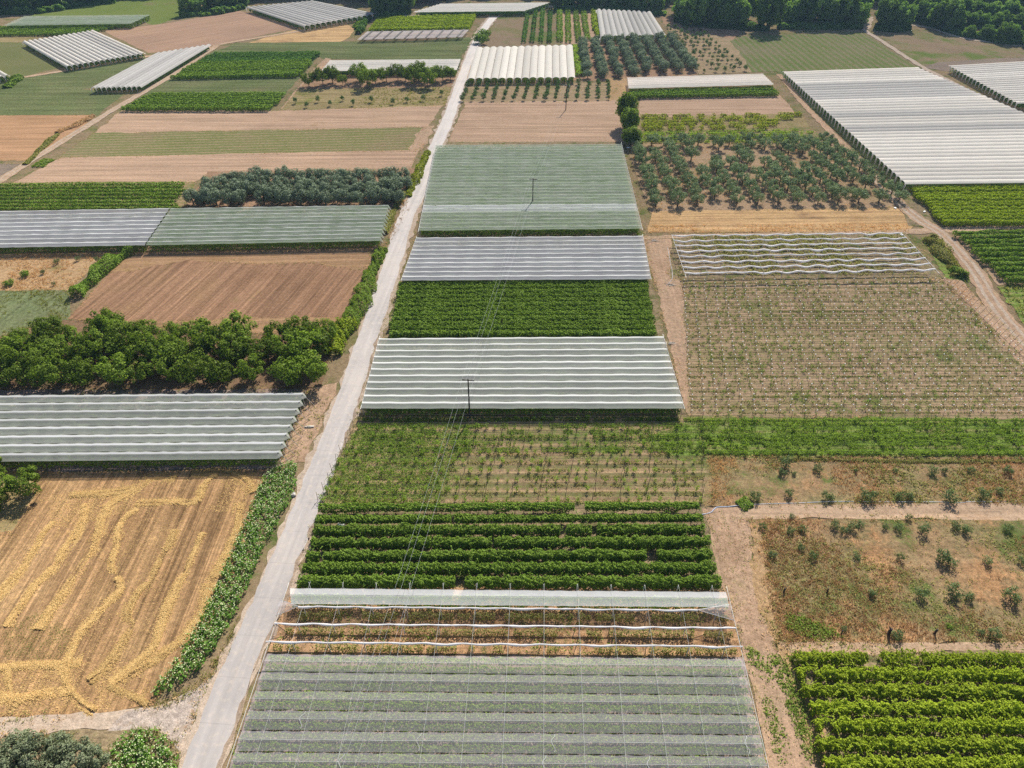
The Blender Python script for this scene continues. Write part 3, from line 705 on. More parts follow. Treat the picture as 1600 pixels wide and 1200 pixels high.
f('vine_soil', (556, 654), (592, 524), (624, 436), (652, 366), (1006, 364), (1018, 436), (1040, 526), (1074, 654))
f('bare', (1004, 372), (1048, 372), (1066, 440), (1098, 566), (1078, 655), (1066, 630), (1034, 480))
f('vine_soil', (1046, 436), (1050, 366), (1412, 362), (1480, 436))
f('weed_strip', (1440, 372), (1468, 372), (1516, 440), (1480, 440), amp=.7)
f('tan_green', (1076, 654), (1066, 438), (1470, 435), (1606, 575), (1700, 655))
f('bare', (1470, 436), (1500, 440), (1640, 580), (1640, 620), (1600, 576), amp=.7)
f('tan_green2', (488, 792), (520, 716), (548, 650), (1098, 650), (1112, 716), (1100, 790))
f('weed_strip', (1060, 716), (1000, 690), (1088, 652), (X, 656), (X, 716), amp=.8)
f('vine_soil', (455, 926), (490, 790), (1102, 787), (1130, 924))
f('under', (320, 1320), (416, 1020), (1160, 1024), (1226, 1320))
f('straw_rows', (416, 1022), (452, 920), (1140, 920), (1162, 1026))
f('scrub', (1100, 790), (1112, 714), (X, 714), (X, 788))
f('scrub', (1166, 810), (X, 810), (X, 1006), (1212, 1006))
f('bare', (1096, 795), (1160, 788), (1186, 900), (1214, 1010), (1240, 1100), (1290, 1230), (1300, 1320), (1224, 1320), (1162, 1020), (1128, 910), amp=.6)
f('straw_scrub', (1180, 830), (1200, 870), (1215, 960), (1212, 1010), (1190, 960), (1172, 880), amp=.9)
f('dirt_path', (1146, 812), (1160, 787), (X, 787), (X, 812), amp=.35)
f('dirt_path', (1215, 1022), (1218, 1004), (X, 1002), (X, 1020), amp=.35)
f('vine_soil', (1240, 1022), (X, 1020), (X, 1320), (1310, 1320))
f('vine_soil', (1418, 354), (1408, 292), (X, 288), (X, 352))
f('vine_soil', (1572, 446), (1486, 362), (X, 358), (X, 446))
f('bare', (1486, 362), (1500, 364), (1584, 440), (1560, 446), amp=.6)
f('weed_strip', (1556, 448), (X, 444), (X, 560), (1640, 560), amp=.8)
f('straw_scrub', (1216, 1008), (1262, 1160), (1300, 1320), (1340, 1320), (1270, 1110), (1245, 1020), amp=.9)
f('green_field', (1214, 112), (1224, 112), (1418, 292), (1410, 300), (1300, 200), (1232, 140), amp=.3)
# tracks
ribbon('road', 'dirt_pale', [(295, 1320), (312, 1200), (372, 1040), (432, 915), (470, 815), (502, 725), (548, 615), (580, 520), (610, 425), (640, 332), (656, 295), (675, 245), (702, 182), (723, 120), (742, 72), (752, 50), (774, 22)], [5.6, 5.8, 6.0, 6.0], .5)
ROAD = [(272, 1320), (313, 1200), (375, 1037), (432, 910), (472, 808), (500, 740), (543, 625), (577, 520), (612, 415), (636, 335), (655, 300), (674, 245), (702, 182), (722, 122), (741, 72), (753, 50), (765, 34), (777, 22)]
ribbon('road', 'concrete', ROAD, [4.5, 4.5, 4.4, 4.0, 4.0], .16)
ribbon('road', 'soil_spill', ROAD[1:8], [.3, .45, .3], .3, -2.35)
ribbon('path', 'dirt_pale', [(774, 25), (800, 19), (830, 15), (862, 10), (900, 2)], 4.0, .25)
ribbon('path', 'dirt_pale', [(600, 26), (660, 24), (720, 22), (772, 24)], 3.5, .25)
ribbon('dirt_track', 'dirt_path', [(-40, 305), (0, 282), (62, 243), (180, 170), (262, 122), (332, 76), (352, 68), (460, 50), (545, 35), (610, 26)], [3.4, 3.2, 3.0, 3.0], .3)
ribbon('dirt_track', 'dirt_path', [(30, 122), (130, 106), (232, 88), (330, 74)], 2.6, .25)
for o_, w_ in ((-.8, .7), (.8, .7)):
    ribbon('dirt_track', 'dirt_pale', [(-40, 305), (0, 282), (62, 243), (180, 170), (262, 122), (332, 76)], w_, .12, o_)
ribbon('dirt_track', 'dirt_path', [(1412, 362), (1450, 361), (1490, 359), (1600, 354), (X, 350)], [3.2, 2.4], .3)
ribbon('dirt_track', 'dirt_path', [(1002, 373), (1100, 368), (1230, 366), (1412, 362)], 1.8, .25)
T1 = [(1216, 116), (1236, 140), (1270, 178), (1330, 240), (1400, 312), (1440, 346), (1474, 368), (1520, 420), (1556, 480), (1610, 545), (1660, 600)]
ribbon('dirt_track', 'bare', T1, [2.4, 2.8, 4.2, 4.6], .35)
for o_ in (-.95, .95): ribbon('dirt_track', 'dirt_pale', T1[3:], .85, .15, o_)
ribbon('dirt_track', 'dirt_pale', [(1352, 40), (1352, 48), (1374, 62), (1440, 104), (1520, 145), (1600, 187), (1700, 240)], 2.6, .25)
ribbon('dirt_track', 'dirt_pale', [(1414, 38), (1455, 44), (1495, 57), (1540, 65), (1600, 72), (1700, 82)], 3.6, .3)
ribbon('dirt_track', 'dirt_pale', [(1352, 46), (1356, 36), (1358, 26)], 5.0, .5)

# ================================================================== POWER LINE
P1, P2, P3 = W(734, 653), W(832, 327), W(884, 172)
P0 = P1 - (P2 - P1) * .98
d12 = (P2 - P1)[:2]; la = math.atan2(d12[1], d12[0])
POLES = [P0, P1, P2, P3]; tips = []
polem = MB().add(*tube([(0, 0, -.1), (.06, 0, 4.6), (.16, 0, 9.3)], .17, .11, 8)).mesh('pole', M['pole'])
armb = MB().add(*box((.16, 0, 9.05), (.14, 2.3, .14)))
armm = armb.mesh('crossarm', M['pole'])
insm = MB().add(*tube([(0, 0, 0), (0, 0, .12), (0, 0, .26)], .035, .06, 6)).mesh('insulator', M['stone'])
pl = ['dark utility pole behind the near edge of the front netting', 'dark utility pole at the near edge of the grey net cover, top crossarm tilted', 'dark utility pole standing up through the wide green net cover', 'dark utility pole in the stubble field by the small orchard']
for i, P in enumerate(POLES):
    e = tag(empty('utility_pole', P, la), pl[i], 'utility pole', 'utility poles of the power line')
    obj('pole', polem, e); obj('crossarm', armm, e)
    for yy in (-1.05, .25, 1.05): obj('insulator', insm, e, (.16, yy, 9.12))
    c, s_ = math.cos(la), math.sin(la); tips.append([P + np.array([c * .16 - s_ * yy, s_ * .16 + c * yy, 9.4]) for yy in (-1.05, .25, 1.05)])
for k, nm in enumerate(('right-hand', 'middle', 'left-hand')):
    pts = []
    for i in range(3):
        a, b = tips[i][k], tips[i + 1][k]
        for t in np.linspace(0, 1, 20)[(0 if i == 0 else 1):]:
            p = a + (b - a) * t; p[2] -= 1.3 * 4 * t * (1 - t); pts.append(p)
    tag(obj('power_line', MB().add(*tube(pts, .011, .011, 4)).mesh('power_line', M['wire'])), 'thin pale wire on the %s insulators of the utility poles' % nm, 'power line', 'power line wires')

# ================================================================== FRONT NETTING (bottom centre)
zf = 2.45
qA = Quad((331, 1284), (1219, 1290), (1160, 1029), (418, 1021), zf)
root = net_cover('net_trellis', qA, 8, 'see-through pale netting on a wire trellis over the front vine rows, partly rolled up', 'net trellis', rise=.36, span=2.6, gap=.035, seam=1, mat='net_clear', seed=3, posts=False)
cA = qA.centre(); cA[2] = 0
qB = Quad((455, 943), (1139, 948), (1134, 925), (453, 919), zf)
me, V = net_panel(qB, 0, 1, .36, 2.6, .0, 2, [M['net_strip'], M['net_seam']], cA, 77)
obj('net_panel', me, root)
qM = Quad((418, 1021), (1160, 1029), (1134, 925), (453, 919), zf)   # open middle part
roll_line(qM, .685, root, cA, zf + .38, seed=4, u0=.035, u1=.925, sag=.07)
roll_line(qM, .42, root, cA, zf + .38, seed=5, u0=-.005, u1=1.0, sag=.13)
roll_line(qM, .15, root, cA, zf + .38, seed=6, u0=-.01, u1=1.005, sag=.15)
for u0, u1 in ((.035, -.012), (.925, 1.003)):                        # spread triangles at both ends of the topmost roll
    tip = qM.at(np.array([u0]), np.array([.685]))[0]; tip[2] = zf + .38
    a = qM.at(np.array([u1]), np.array([.56]))[0]; b = qM.at(np.array([u1]), np.array([.81]))[0]; m = qM.at(np.array([u1]), np.array([.685]))[0]
    a[2] -= .1; b[2] -= .1; m[2] = zf + .34
    obj('spread_net', mesh('spread_net', np.array([tip, a, m, b]) - cA, [(0, 1, 2), (0, 2, 3)], M['net_clear']), root)
    for p in (a, b): obj('net_hem', MB().add(*tube(np.array([tip, p]) - cA, .05, .05, 4)).mesh('net_hem', M['net_fold']), root)
qAll = Quad((331, 1284), (1219, 1290), (1133, 917), (455, 911), zf)
nc = 13; pm = MB().add(*tube([(0, 0, 0), (0, 0, 1)], .06, .055, 6)).mesh('post', M['concrete_post'])
def uvM(p):                                                           # v of the rows of posts, open part
    return p
for j in range(nc):
    u = (j + .75) / nc - .012
    P = qAll.at(np.full(40, u), np.linspace(0, 1, 40)); P[:, 2] = zf + .46
    obj('cable', MB().add(*tube(P - cA, .012, .012, 4)).mesh('cable', M['white_steel']), root)
    for v in (.685, .42, .15):
        p = qM.at(np.array([u]), np.array([v]))[0] - cA; obj('post', pm, root, (p[0], p[1], 0), 0, (1, 1, zf + .42))
    p = qB.at(np.array([u]), np.array([1.25]))[0] - cA; obj('post', pm, root, (p[0], p[1], 0), 0, (1, 1, zf + .55))
    for i in range(0, 8, 2):
        p = qA.at(np.array([u]), np.array([(i + .5) / 8]))[0] - cA; obj('post', pm, root, (p[0], p[1], 0), 0, (1, 1, zf + .42))
for u in (-.005, 1.003):
    P = qAll.at(np.full(30, u), np.linspace(0, 1, 30)); P[:, 2] = zf + .1
    obj('edge_cable', MB().add(*tube(P - cA, .03, .03, 4)).mesh('edge_cable', M['white_steel']), root)
# repaired slits sewn with white cord across some panels
for (i, u) in ((3, .345), (3, .602), (4, .205), (4, .585), (2, .11), (5, .84), (4, .78), (3, .97)):
    vv = np.linspace(.08, .92, 7); P = qA.at(u + .004 * np.sin(vv * 9), (7 - i + vv - 1) / 8); P[:, 2] = zf + .36 * (1 - np.abs(2 * vv - 1)) + .02
    obj('sewn_seam', MB().add(*tube(P - cA, .035, .035, 4)).mesh('sewn_seam', M['net_seam']), root)
vine_field('light green vine row with two leaf wings', 'under the front netting', 'vine row', 'vine rows under the front netting', ((337, 1266), (1216, 1272)), ((418, 1036), (1160, 1043)), 8, .85, 1.0, 1.95, 170, .12, 'vine_pale', zq=1.6, seed=21, lump=1.0, wings=.62)
vine_field('leafy vine row', 'under the single net strip behind the white rolls', 'vine row', None, ((457, 938), (1136, 943)), ((457, 938), (1136, 943)), 1, 1.5, .5, 1.9, 170, .12, 'vine_pale', zq=1.2, seed=22)
vine_field('thin weedy vine row', 'between the white net rolls', 'vine row', 'thin vine rows between the net rolls', ((428, 1012), (1150, 1018)), ((450, 962), (1138, 967)), 3, .8, .15, 1.3, 75, .11, 'drygreen', zq=.6, seed=23, gappy=-.4)
f_ = tufts('weeds', 'weed', [(430, 1018), (452, 948), (1140, 950), (1156, 1022)], 1.0, .15, .6, .12, 6, 5, 'low green weeds between the white net rolls', 'weeds', True)
tufts('grass', 'dry', [(424, 1020), (452, 948), (1140, 950), (1156, 1022)], 5, -.2, .35, .07, 5, 6, 'dry straw grass between the white net rolls', 'grass')

# ================================================================== VINEYARDS (centre)
vine_field('tall leafy green vine row', 'in the vineyard behind the front netting', 'vine row', 'vine rows behind the front netting', ((464, 909), (1126, 909)), ((498, 794), (1097, 791)), 7, 1.35, .3, 2.1, 460, .115, 'vine', zq=1.3, skip=(5, 6), seed=31, wood=1.5, lump=.9, shoots=2.5, bump=.2, bumpf=7, gappy=-1.45,
           gaps={6: [(.672, .70)], 4: [(.71, .725)], 2: [(.838, .866)], 0: [(.371, .395)], 3: [(.30, .305)]}, cut=(.6, .6))
vine_field('tall leafy green vine row', 'in the vineyard behind the front netting', 'vine row', 'vine rows behind the front netting', ((464, 909), (1126, 909)), ((498, 794), (1097, 791)), 7, 1.2, .8, 1.95, 380, .115, 'vine', zq=1.3, skip=(0, 1, 2, 3, 4), seed=31, wood=1.5, lump=.9, shoots=2.5, bump=.2, bumpf=7, gappy=-1.45,
           gaps={6: [(.672, .70)], 4: [(.71, .725)], 2: [(.838, .866)], 0: [(.371, .395)], 3: [(.30, .305)]}, cut=(.6, .6))
vine_field('dense dark green vine row', 'between the two grey net covers', 'vine row', 'vine rows between the grey net covers', ((604, 522), (1028, 522)), ((622, 446), (1014, 442)), 12, 1.55, .45, 2.0, 260, .135, 'vine', zq=1.2, seed=32, lump=.9, cut=(.8, .8), shoots=1.5, gappy=-1.4, bump=.2)
vine_field('lush yellow-green vine row with trailing shoots', 'in the bottom right vineyard', 'vine row', 'vine rows in the bottom right vineyard', ((1306, 1290), (X, 1292)), ((1240, 1026), (X, 1032)), 10, 1.3, .15, 2.05, 380, .12, 'vine_lush', zq=1.4, seed=33, lump=1.1, shoots=10, bump=.36, bumpf=3.8, gappy=-1.4, gaps={9: [(.22, .262), (.365, .38)]}, cut=(.8, 0))
vine_field('green vine row', 'in the right edge vineyard above the lane', 'vine row', 'vine rows above the right lane', ((1470, 347), (X, 347)), ((1418, 296), (X, 291)), 12, 1.5, .4, 1.9, 150, .17, 'vine_lush', zq=1.2, seed=34, cut=(1.5, 0))
vine_field('dark green vine row', 'in the right edge vineyard below the lane', 'vine row', 'vine rows below the right lane', ((1566, 437), (X, 438)), ((1488, 365), (X, 361)), 11, 1.3, .5, 2.0, 150, .17, 'vine', zq=1.2, seed=35, cut=(1.5, 0))
vine_field('low green vine row', 'beside the left olive grove', 'vine row', 'vine rows beside the left olive grove', ((-80, 327), (286, 326)), ((-80, 290), (302, 287)), 8, 1.2, .25, 1.5, 75, .17, 'vine', zq=.9, seed=36, cut=(0, 4))
vine_field('green vine row', 'in the near block beside the left dirt track', 'vine row', 'vine rows in the near left block', ((190, 169), (428, 169)), ((232, 147), (449, 146)), 8, 1.9, .4, 1.9, 70, .24, 'vine', zq=1.2, seed=37, cut=(2, 2))
vine_field('green vine row', 'in the middle block beside the left dirt track', 'vine row', 'vine rows in the middle left block', ((266, 120), (472, 116)), ((302, 99), (490, 95)), 9, 2.1, .4, 1.9, 60, .27, 'vine', zq=1.2, seed=38, cut=(2, 2))
vine_field('dark green vine row', 'in far block beside the left dirt track', 'vine row', 'vine rows in the far left block', ((306, 97), (490, 93)), ((330, 84), (504, 82)), 7, 2.1, .4, 1.8, 60, .27, 'vine_dark', zq=1.2, seed=39, cut=(2, 2))
vine_field('bright green vine row', 'behind the lilac net sheets', 'vine row', 'vine rows behind the lilac nets', ((576, 46), (734, 43)), ((590, 28), (744, 23)), 12, 2.4, .3, 1.8, 45, .32, 'vine_lush', zq=1.2, seed=40)
vine_field('green vine row', 'in front of the long white cover', 'vine row', 'vine rows in front of the long white cover', ((984, 150), (1216, 146)), ((983, 142), (1207, 137)), 4, 1.9, .4, 1.9, 80, .24, 'vine', zq=1.2, seed=41)
vine_field('yellow-green straggly vine row', 'beside the lone tall trees', 'vine row', 'straggly yellow vine rows', ((1003, 201), (1200, 198)), ((1002, 182), (1252, 178)), 5, 2.2, .2, 1.5, 55, .22, 'vine_yellow', zq=.8, seed=42, gappy=-.35, lump=2)
vine_field('low green vine row', 'in front of the far pale green cover', 'vine row', 'vine rows by the far pale green cover', ((-80, 55), (130, 52)), ((-80, 44), (190, 40)), 6, 2.2, .3, 1.6, 40, .3, 'vine', zq=1.0, seed=43)
vine_field('thin low vine row', 'behind the right olive grove', 'vine row', 'thin vine rows behind the right olive grove', ((1000, 222), (1290, 221)), ((998, 208), (1266, 203)), 6, .9, .1, .9, 40, .17, 'vine_pale', zq=.4, seed=44, gappy=-.3)
for (x0, y0, x1, y1, nm, k, mt) in ((818, 68, 825, 18, 'dark', 1, 'vine_dark'), (831, 68, 837, 18, 'dark', 2, 'vine_dark'), (845, 68, 848, 18, 'dark', 3, 'vine_dark'), (858, 68, 860, 18, 'dark', 4, 'vine_dark'),
                                  (875, 68, 874, 18, 'green', 1, 'vine'), (888, 68, 887, 18, 'green', 2, 'vine'), (904, 67, 899, 18, 'green', 3, 'vine'), (918, 64, 911, 18, 'green', 4, 'vine')):
    a, b = W(x0, y0, 0), W(x1, y1, 0); d = (b - a)[:2]; L = np.linalg.norm(d)
    o = obj('fruit_row', vine_mesh(L, 2.0 if nm == 'dark' else 2.8, .1, 1.9, 40, .3, 900 + x0, gappy=-.5 if nm == 'dark' else -.9).mesh('fruit_row', M[mt]), None, (a[0], a[1], 0), math.atan2(d[1], d[0]))
    tag(o, 'narrow %s hedge-like fruit row running away, %s from the left behind the striped white tunnels' % (nm, nth(k)), 'fruit row', 'fruit rows behind the striped tunnels')

# ================================================================== NET COVERS
zc = 2.5
def under_rows(q, n, desc, place, grp, dens, leaf, mat, seed, z1=1.9, w=1.5):
    A, B, C, D = q.A, q.B, q.C, q.D; prot = []
    for i in range(n):
        t = (i + .5) / n; p, e = A + (D - A) * t, B + (C - B) * t; d = (e - p)[:2]; L = float(np.linalg.norm(d)); d /= L
        p = p.copy(); p[:2] += d * .4; L -= .8
        if len(prot) < 2: prot.append((vine_mesh(L, w, .35, z1, dens, leaf, seed + i).mesh('vine_row', M[mat]), L))
        me, L0 = prot[i % len(prot)]
        tag(obj('vine_row', me, None, (p[0], p[1], 0), math.atan2(d[1], d[0]), (L / L0, 1, 1)), '%s, %s from the front under %s' % (desc, nth(i + 1), place), 'vine row', grp)
q = Quad((564, 638), (1069, 638), (1036, 525), (593, 528), zc)
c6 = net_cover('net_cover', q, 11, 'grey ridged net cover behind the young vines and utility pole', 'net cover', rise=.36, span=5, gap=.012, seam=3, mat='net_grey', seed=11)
cc = q.centre(); cc[2] = 0; edge_cables(q, c6, cc, zc + .2); under_rows(q, 11, 'shaded vine row', 'the grey net cover by the utility pole', 'vine rows under the grey cover', 75, .17, 'vine', 50)
q = Quad((627, 438), (1017, 436), (1004, 368), (651, 371), zc)
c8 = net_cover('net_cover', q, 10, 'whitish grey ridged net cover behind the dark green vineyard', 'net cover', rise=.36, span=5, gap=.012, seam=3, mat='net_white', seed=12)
cc = q.centre(); cc[2] = 0; edge_cables(q, c8, cc, zc + .2); under_rows(q, 10, 'shaded vine row', 'the whitish grey net cover', 'vine rows under the whitish cover', 60, .18, 'vine', 51)
q = Quad((654, 360), (1003, 357), (971, 225), (681, 226), zc)
c9 = net_cover('net_cover', q, 28, 'wide green-tinted net cover with one whiter band, around a utility pole', 'net cover', rise=.30, span=5, gap=.012, seam=1, mat='net_green', seed=13, whiter={5: 'net_strip', 6: 'net_strip'})
cc = q.centre(); cc[2] = 0; edge_cables(q, c9, cc, zc + .2); under_rows(q, 28, 'shaded vine row', 'the wide green net cover', 'vine rows under the wide green cover', 60, .2, 'vine', 52, 2.3)
q = Quad((-90, 722), (432, 717), (475, 613), (-90, 618), zc)
c5 = net_cover('net_cover', q, 8, 'greenish white net cover beside the road with triangular end flaps', 'net cover', rise=.42, span=3.2, gap=.03, seam=3, mat='net_grey', seed=14, over='net_band_dull', flaps=(1,), ends=(1,))
under_rows(q, 8, 'shaded vine row', 'the flapped net cover left of the road', 'vine rows under the flapped cover', 110, .15, 'vine', 53)
q = Quad((228, 383), (593, 376), (607, 320), (268, 325), zc)
c10 = net_cover('net_cover', q, 10, 'green net cover in front of the left olive grove', 'net cover', rise=.36, span=5, gap=.012, seam=3, over='net_band_dull', mat='net_green', seed=15, ends=(1,), flaps=())
cc = q.centre(); cc[2] = 0; under_rows(q, 10, 'shaded vine row', 'the green cover by the left grove', 'vine rows under the left green cover', 70, .18, 'vine', 54, 2.2)
for i in range(10):
    P = q.at(np.array([1.0, 1.0]), np.array([(i + .08) / 10, (i + .92) / 10])); m = q.at(np.array([1.0]), np.array([(i + .5) / 10]))[0]
    Vv = np.array([P[0], m + [0, 0, .36], P[1], m + [.9, 0, -1.2]]) - cc
    obj('end_flap', mesh('end_flap', Vv, [(0, 1, 3), (1, 2, 3)], M['net_green']), c10)
q = Quad((-90, 388), (226, 383), (266, 325), (-90, 331), zc)
net_cover('net_cover', q, 9, 'white ridged net cover at the left edge, joined to a green one', 'net cover', rise=.36, span=5, gap=.012, seam=3, mat='net_white', seed=16, posts=False)
under_rows(q, 9, 'shaded vine row', 'the white net cover at the left edge', 'vine rows under the left white cover', 60, .18, 'vine', 55)
q = Quad((502, 111), (714, 109), (720, 92), (516, 94), 2.6)
net_cover('net_cover', q, 6, 'smooth white cover behind the row of bushy trees', 'net cover', rise=.35, span=6, gap=.01, seam=0, mat='film', seed=17)
under_rows(q, 6, 'shaded crop row', 'the smooth white cover behind the bushy trees', 'rows under the smooth white cover', 35, .3, 'vine_dark', 56)
q = Quad((982, 138), (1209, 132), (1191, 115), (980, 121), 2.6)
net_cover('net_cover', q, 6, 'long narrow white cover above a strip of green vines', 'net cover', rise=.35, span=6, gap=.01, seam=0, mat='film', seed=18)
q = Quad((6, 40), (205, 37), (236, 23), (40, 25), 2.6)
net_cover('net_cover', q, 7, 'pale green far net cover on the upper left', 'net cover', rise=.35, span=6, gap=.01, seam=0, mat='net_green', seed=19)
under_rows(q, 7, 'shaded vine row', 'the pale green far cover', 'vine rows under the pale far cover', 35, .32, 'vine', 57, 2.3, 2.2)
q = Quad((646, 19), (820, 17), (860, 4), (690, 6), 2.8)
net_cover('net_cover', q, 8, 'cream white cover along the far end of the road', 'net cover', rise=.4, span=6, gap=.01, seam=0, mat='film', seed=20)
under_rows(q, 8, 'shaded crop row', 'the cream white cover at the road end', 'rows under the cream cover', 30, .35, 'vine_dark', 58, 2.2, 3)
q = Quad((558, 62), (722, 58), (733, 46), (574, 49), 1.6)
c22 = net_cover('net_cover', q, 3, 'flat lilac grey net sheets with dark seams, near the far end of the road', 'net cover', rise=.1, span=9, gap=.02, seam=0, mat='net_lilac', seed=21)
cc = q.centre(); cc[2] = 0
for j in range(10):
    P = q.at(np.full(5, (j + .5) / 10), np.linspace(0, 1, 5)); P[:, 2] = 1.85
    obj('dark_seam', mesh('dark_seam', np.concatenate([P - [.45, 0, 0], P + [.45, 0, 0]]) - cc, [(k, k + 1, k + 6, k + 5) for k in range(4)], M['hose']), c22)

# ================================================================== BARE TRELLIS WITH ROLLED NETS
q = Quad((1070, 427), (1462, 421), (1409, 364), (1050, 368), 2.5)
cc = q.centre(); cc[2] = 0
rt = tag(empty('net_trellis', cc), 'open wire trellis with eight sagging rolled white nets', 'net trellis')
for i in range(8):
    roll_line(q, (i + .02) / 7.05, rt, cc, 2.6, span=5.6, r0=.19, seed=60 + i, sag=.42)
for j in range(14):
    u = (j + .2) / 13.4
    P = q.at(np.full(16, u), np.linspace(-.06, 1.0, 16)); P[:, 2] = 2.66
    obj('cable', MB().add(*tube(P - cc, .022, .022, 4)).mesh('cable', M['steel']), rt)
    for i in range(0, 8, 1 if j % 2 else 2):
        p = q.at(np.array([u]), np.array([i / 7.0]))[0] - cc
        if j % 2 == 0 or i % 2 == 0: obj('post', pm, rt, (p[0], p[1], 0), 0, (1, 1, 2.65))
for u in (0, 1): 
    P = q.at(np.full(16, u), np.linspace(-.1, 1.02, 16)); P[:, 2] = 2.5
    obj('edge_cable', MB().add(*tube(P - cc, .05, .05, 4)).mesh('edge_cable', M['white_steel']), rt)
for i in (0, 2, 4, 6):
    p = q.at(np.array([1.0]), np.array([i / 7.0]))[0]; d = np.array([2.6, -.2, 0])
    obj('end_pole', MB().add(*tube(np.array([p, p + d + [0, 0, -p[2]]]) - cc, .05, .05, 5)).mesh('end_pole', M['steel']), rt)
tufts('weeds', 'drygreen', [(1052, 432), (1052, 370), (1410, 366), (1470, 430)], 4.5, -.3, .6, .17, 5, 71, 'half dry weeds under the open trellis with rolled nets', 'weeds', True)
# ================================================================== POLYTUNNELS
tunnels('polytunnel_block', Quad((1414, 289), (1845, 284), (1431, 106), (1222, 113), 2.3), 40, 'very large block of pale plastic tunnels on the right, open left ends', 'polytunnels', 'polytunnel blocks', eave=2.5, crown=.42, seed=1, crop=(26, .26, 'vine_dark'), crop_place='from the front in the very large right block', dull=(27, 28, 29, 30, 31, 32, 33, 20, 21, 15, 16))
tunnels('polytunnel_block', Quad((1588, 163), (1960, 152), (1760, 88), (1481, 104), 2.3), 20, 'block of pale plastic tunnels cut off by the right edge', 'polytunnels', 'polytunnel blocks', eave=2.5, crown=.55, seed=2, crop=(20, .3, 'vine_dark'), crop_place='from the front in the right edge block')
tunnels('polytunnel_block', Quad((730, 124), (899, 122), (895, 71), (744, 75), 2.3, True), 14, 'bright white tunnel block beside the road, bushes at its near ends', 'polytunnels', 'polytunnel blocks', eave=2.2, crown=.62, skirt=.08, inset=-.6, seed=3, crop=(30, .28, 'vine'), crop_place='from the left in the white roadside block')
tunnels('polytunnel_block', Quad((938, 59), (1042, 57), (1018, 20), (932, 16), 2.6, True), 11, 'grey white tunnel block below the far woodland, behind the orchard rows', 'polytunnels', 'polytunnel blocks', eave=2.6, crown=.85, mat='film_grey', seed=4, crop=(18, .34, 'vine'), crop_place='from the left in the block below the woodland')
tunnels('polytunnel_block', Quad((103, 103), (228, 82), (147, 46), (34, 64), 2.6, True), 15, 'white tunnel block at the upper left with dark gaps between bays', 'polytunnels', 'polytunnel blocks', eave=1.8, crown=.75, skirt=.1, seed=5, crop=(14, .36, 'vine_dark'), crop_place='from the left in the upper left block')
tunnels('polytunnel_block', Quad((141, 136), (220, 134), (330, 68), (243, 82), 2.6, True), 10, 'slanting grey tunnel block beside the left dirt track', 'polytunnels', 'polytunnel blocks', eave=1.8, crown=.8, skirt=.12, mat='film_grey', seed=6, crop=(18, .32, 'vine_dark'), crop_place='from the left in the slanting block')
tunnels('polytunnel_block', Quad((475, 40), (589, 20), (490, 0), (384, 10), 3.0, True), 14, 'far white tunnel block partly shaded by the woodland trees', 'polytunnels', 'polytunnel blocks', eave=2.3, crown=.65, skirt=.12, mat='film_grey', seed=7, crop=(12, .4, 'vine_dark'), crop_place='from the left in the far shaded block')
tunnels('polytunnel_block', Quad((-70, 134), (16, 117), (-28, 92), (-120, 104), 2.6, True), 9, 'white tunnel ends peeking in at the left edge', 'polytunnels', 'polytunnel blocks', eave=1.8, crown=1.0, skirt=.12, seed=8, crop=(14, .36, 'vine_dark'), crop_place='from the left in the left edge block')

# ================================================================== TREES
def orchard(kind, name, desc, place, grp, A, B, C, D, nr, nc, s, jit=.35, ss=.15, drop=(), far=False, cat='tree', skew=0, dropp=0.0):
    """rows counted from the front, trees from the left"""
    A, B, C, D = W(*A), W(*B), W(*C), W(*D)
    for i in range(nr):
        v = i / max(nr - 1, 1); k = 0
        for j in range(nc):
            if (i, j) in drop or rng.uniform() < dropp: continue
            u = (j + (.5 if skew and i % 2 else 0)) / max(nc - 1, 1)
            if u > 1.02: continue
            p = (1 - v) * ((1 - u) * A + u * B) + v * ((1 - u) * D + u * C); k += 1
            tree(kind, name, p[0] + rng.normal() * jit, p[1] + rng.normal() * jit, s * rng.uniform(1 - ss, 1 + ss),
                 '%s, %s from left in %s row %s' % (desc, nth(k), nth(i + 1), place), cat, grp, far)
orchard('walnut', 'walnut_tree', 'leafy green walnut tree', 'of the left orchard', 'walnut orchard left of the road', (-70, 601), (486, 598), (486, 584), (-70, 586), 1, 14, 1.0, .9, .22)
orchard('walnut', 'walnut_tree', 'walnut tree', 'behind the front row, left orchard', 'walnut orchard left of the road', (-60, 575), (500, 572), (512, 541), (40, 532), 3, 13, .98, 1.1, .22, drop=((2, 9), (1, 10), (2, 0)))
for x, y, s, l in ((12, 775, .85, 'bushy green tree at the left edge of the straw field'), (50, 772, .95, 'round bushy green tree on the corner of the straw field'), (-12, 800, 1.0, 'green tree cut off by the left edge beside the straw field'), (-5, 745, .9, 'green tree cut off by the left edge, below the flapped net cover')):
    p = W(x, y); tree('walnut', 'bushy_tree', p[0], p[1], s * .8, l, 'tree')
orchard('olive', 'olive_tree', 'grey-green round olive tree', 'of the left grove', 'olive trees of the left grove', (300, 320), (622, 318), (640, 284), (345, 287), 4, 18, 1.08, .4, .14, skew=1, drop=((0, 5),))
orchard('olive_open', 'olive_tree', 'olive tree', 'of the right grove', 'olive trees of the right grove', (1026, 322), (1404, 316), (1286, 226), (992, 228), 11, 13, .98, .25, .17, skew=0, dropp=.04,
        drop=((8, 3), (8, 4), (7, 4), (7, 5), (8, 5), (6, 3), (9, 6), (8, 7), (7, 7), (9, 4), (6, 9), (5, 3), (7, 9), (8, 8)))
orchard('olive', 'orchard_tree', 'dark rounded tree', 'of orchard by the white tunnels', 'orchard trees by the striped tunnels', (918, 123), (1085, 116), (1048, 65), (909, 70), 14, 8, 1.06, .35, .12, far=True, drop=((0, 4), (1, 0), (0, 5), (0, 6), (0, 7)))
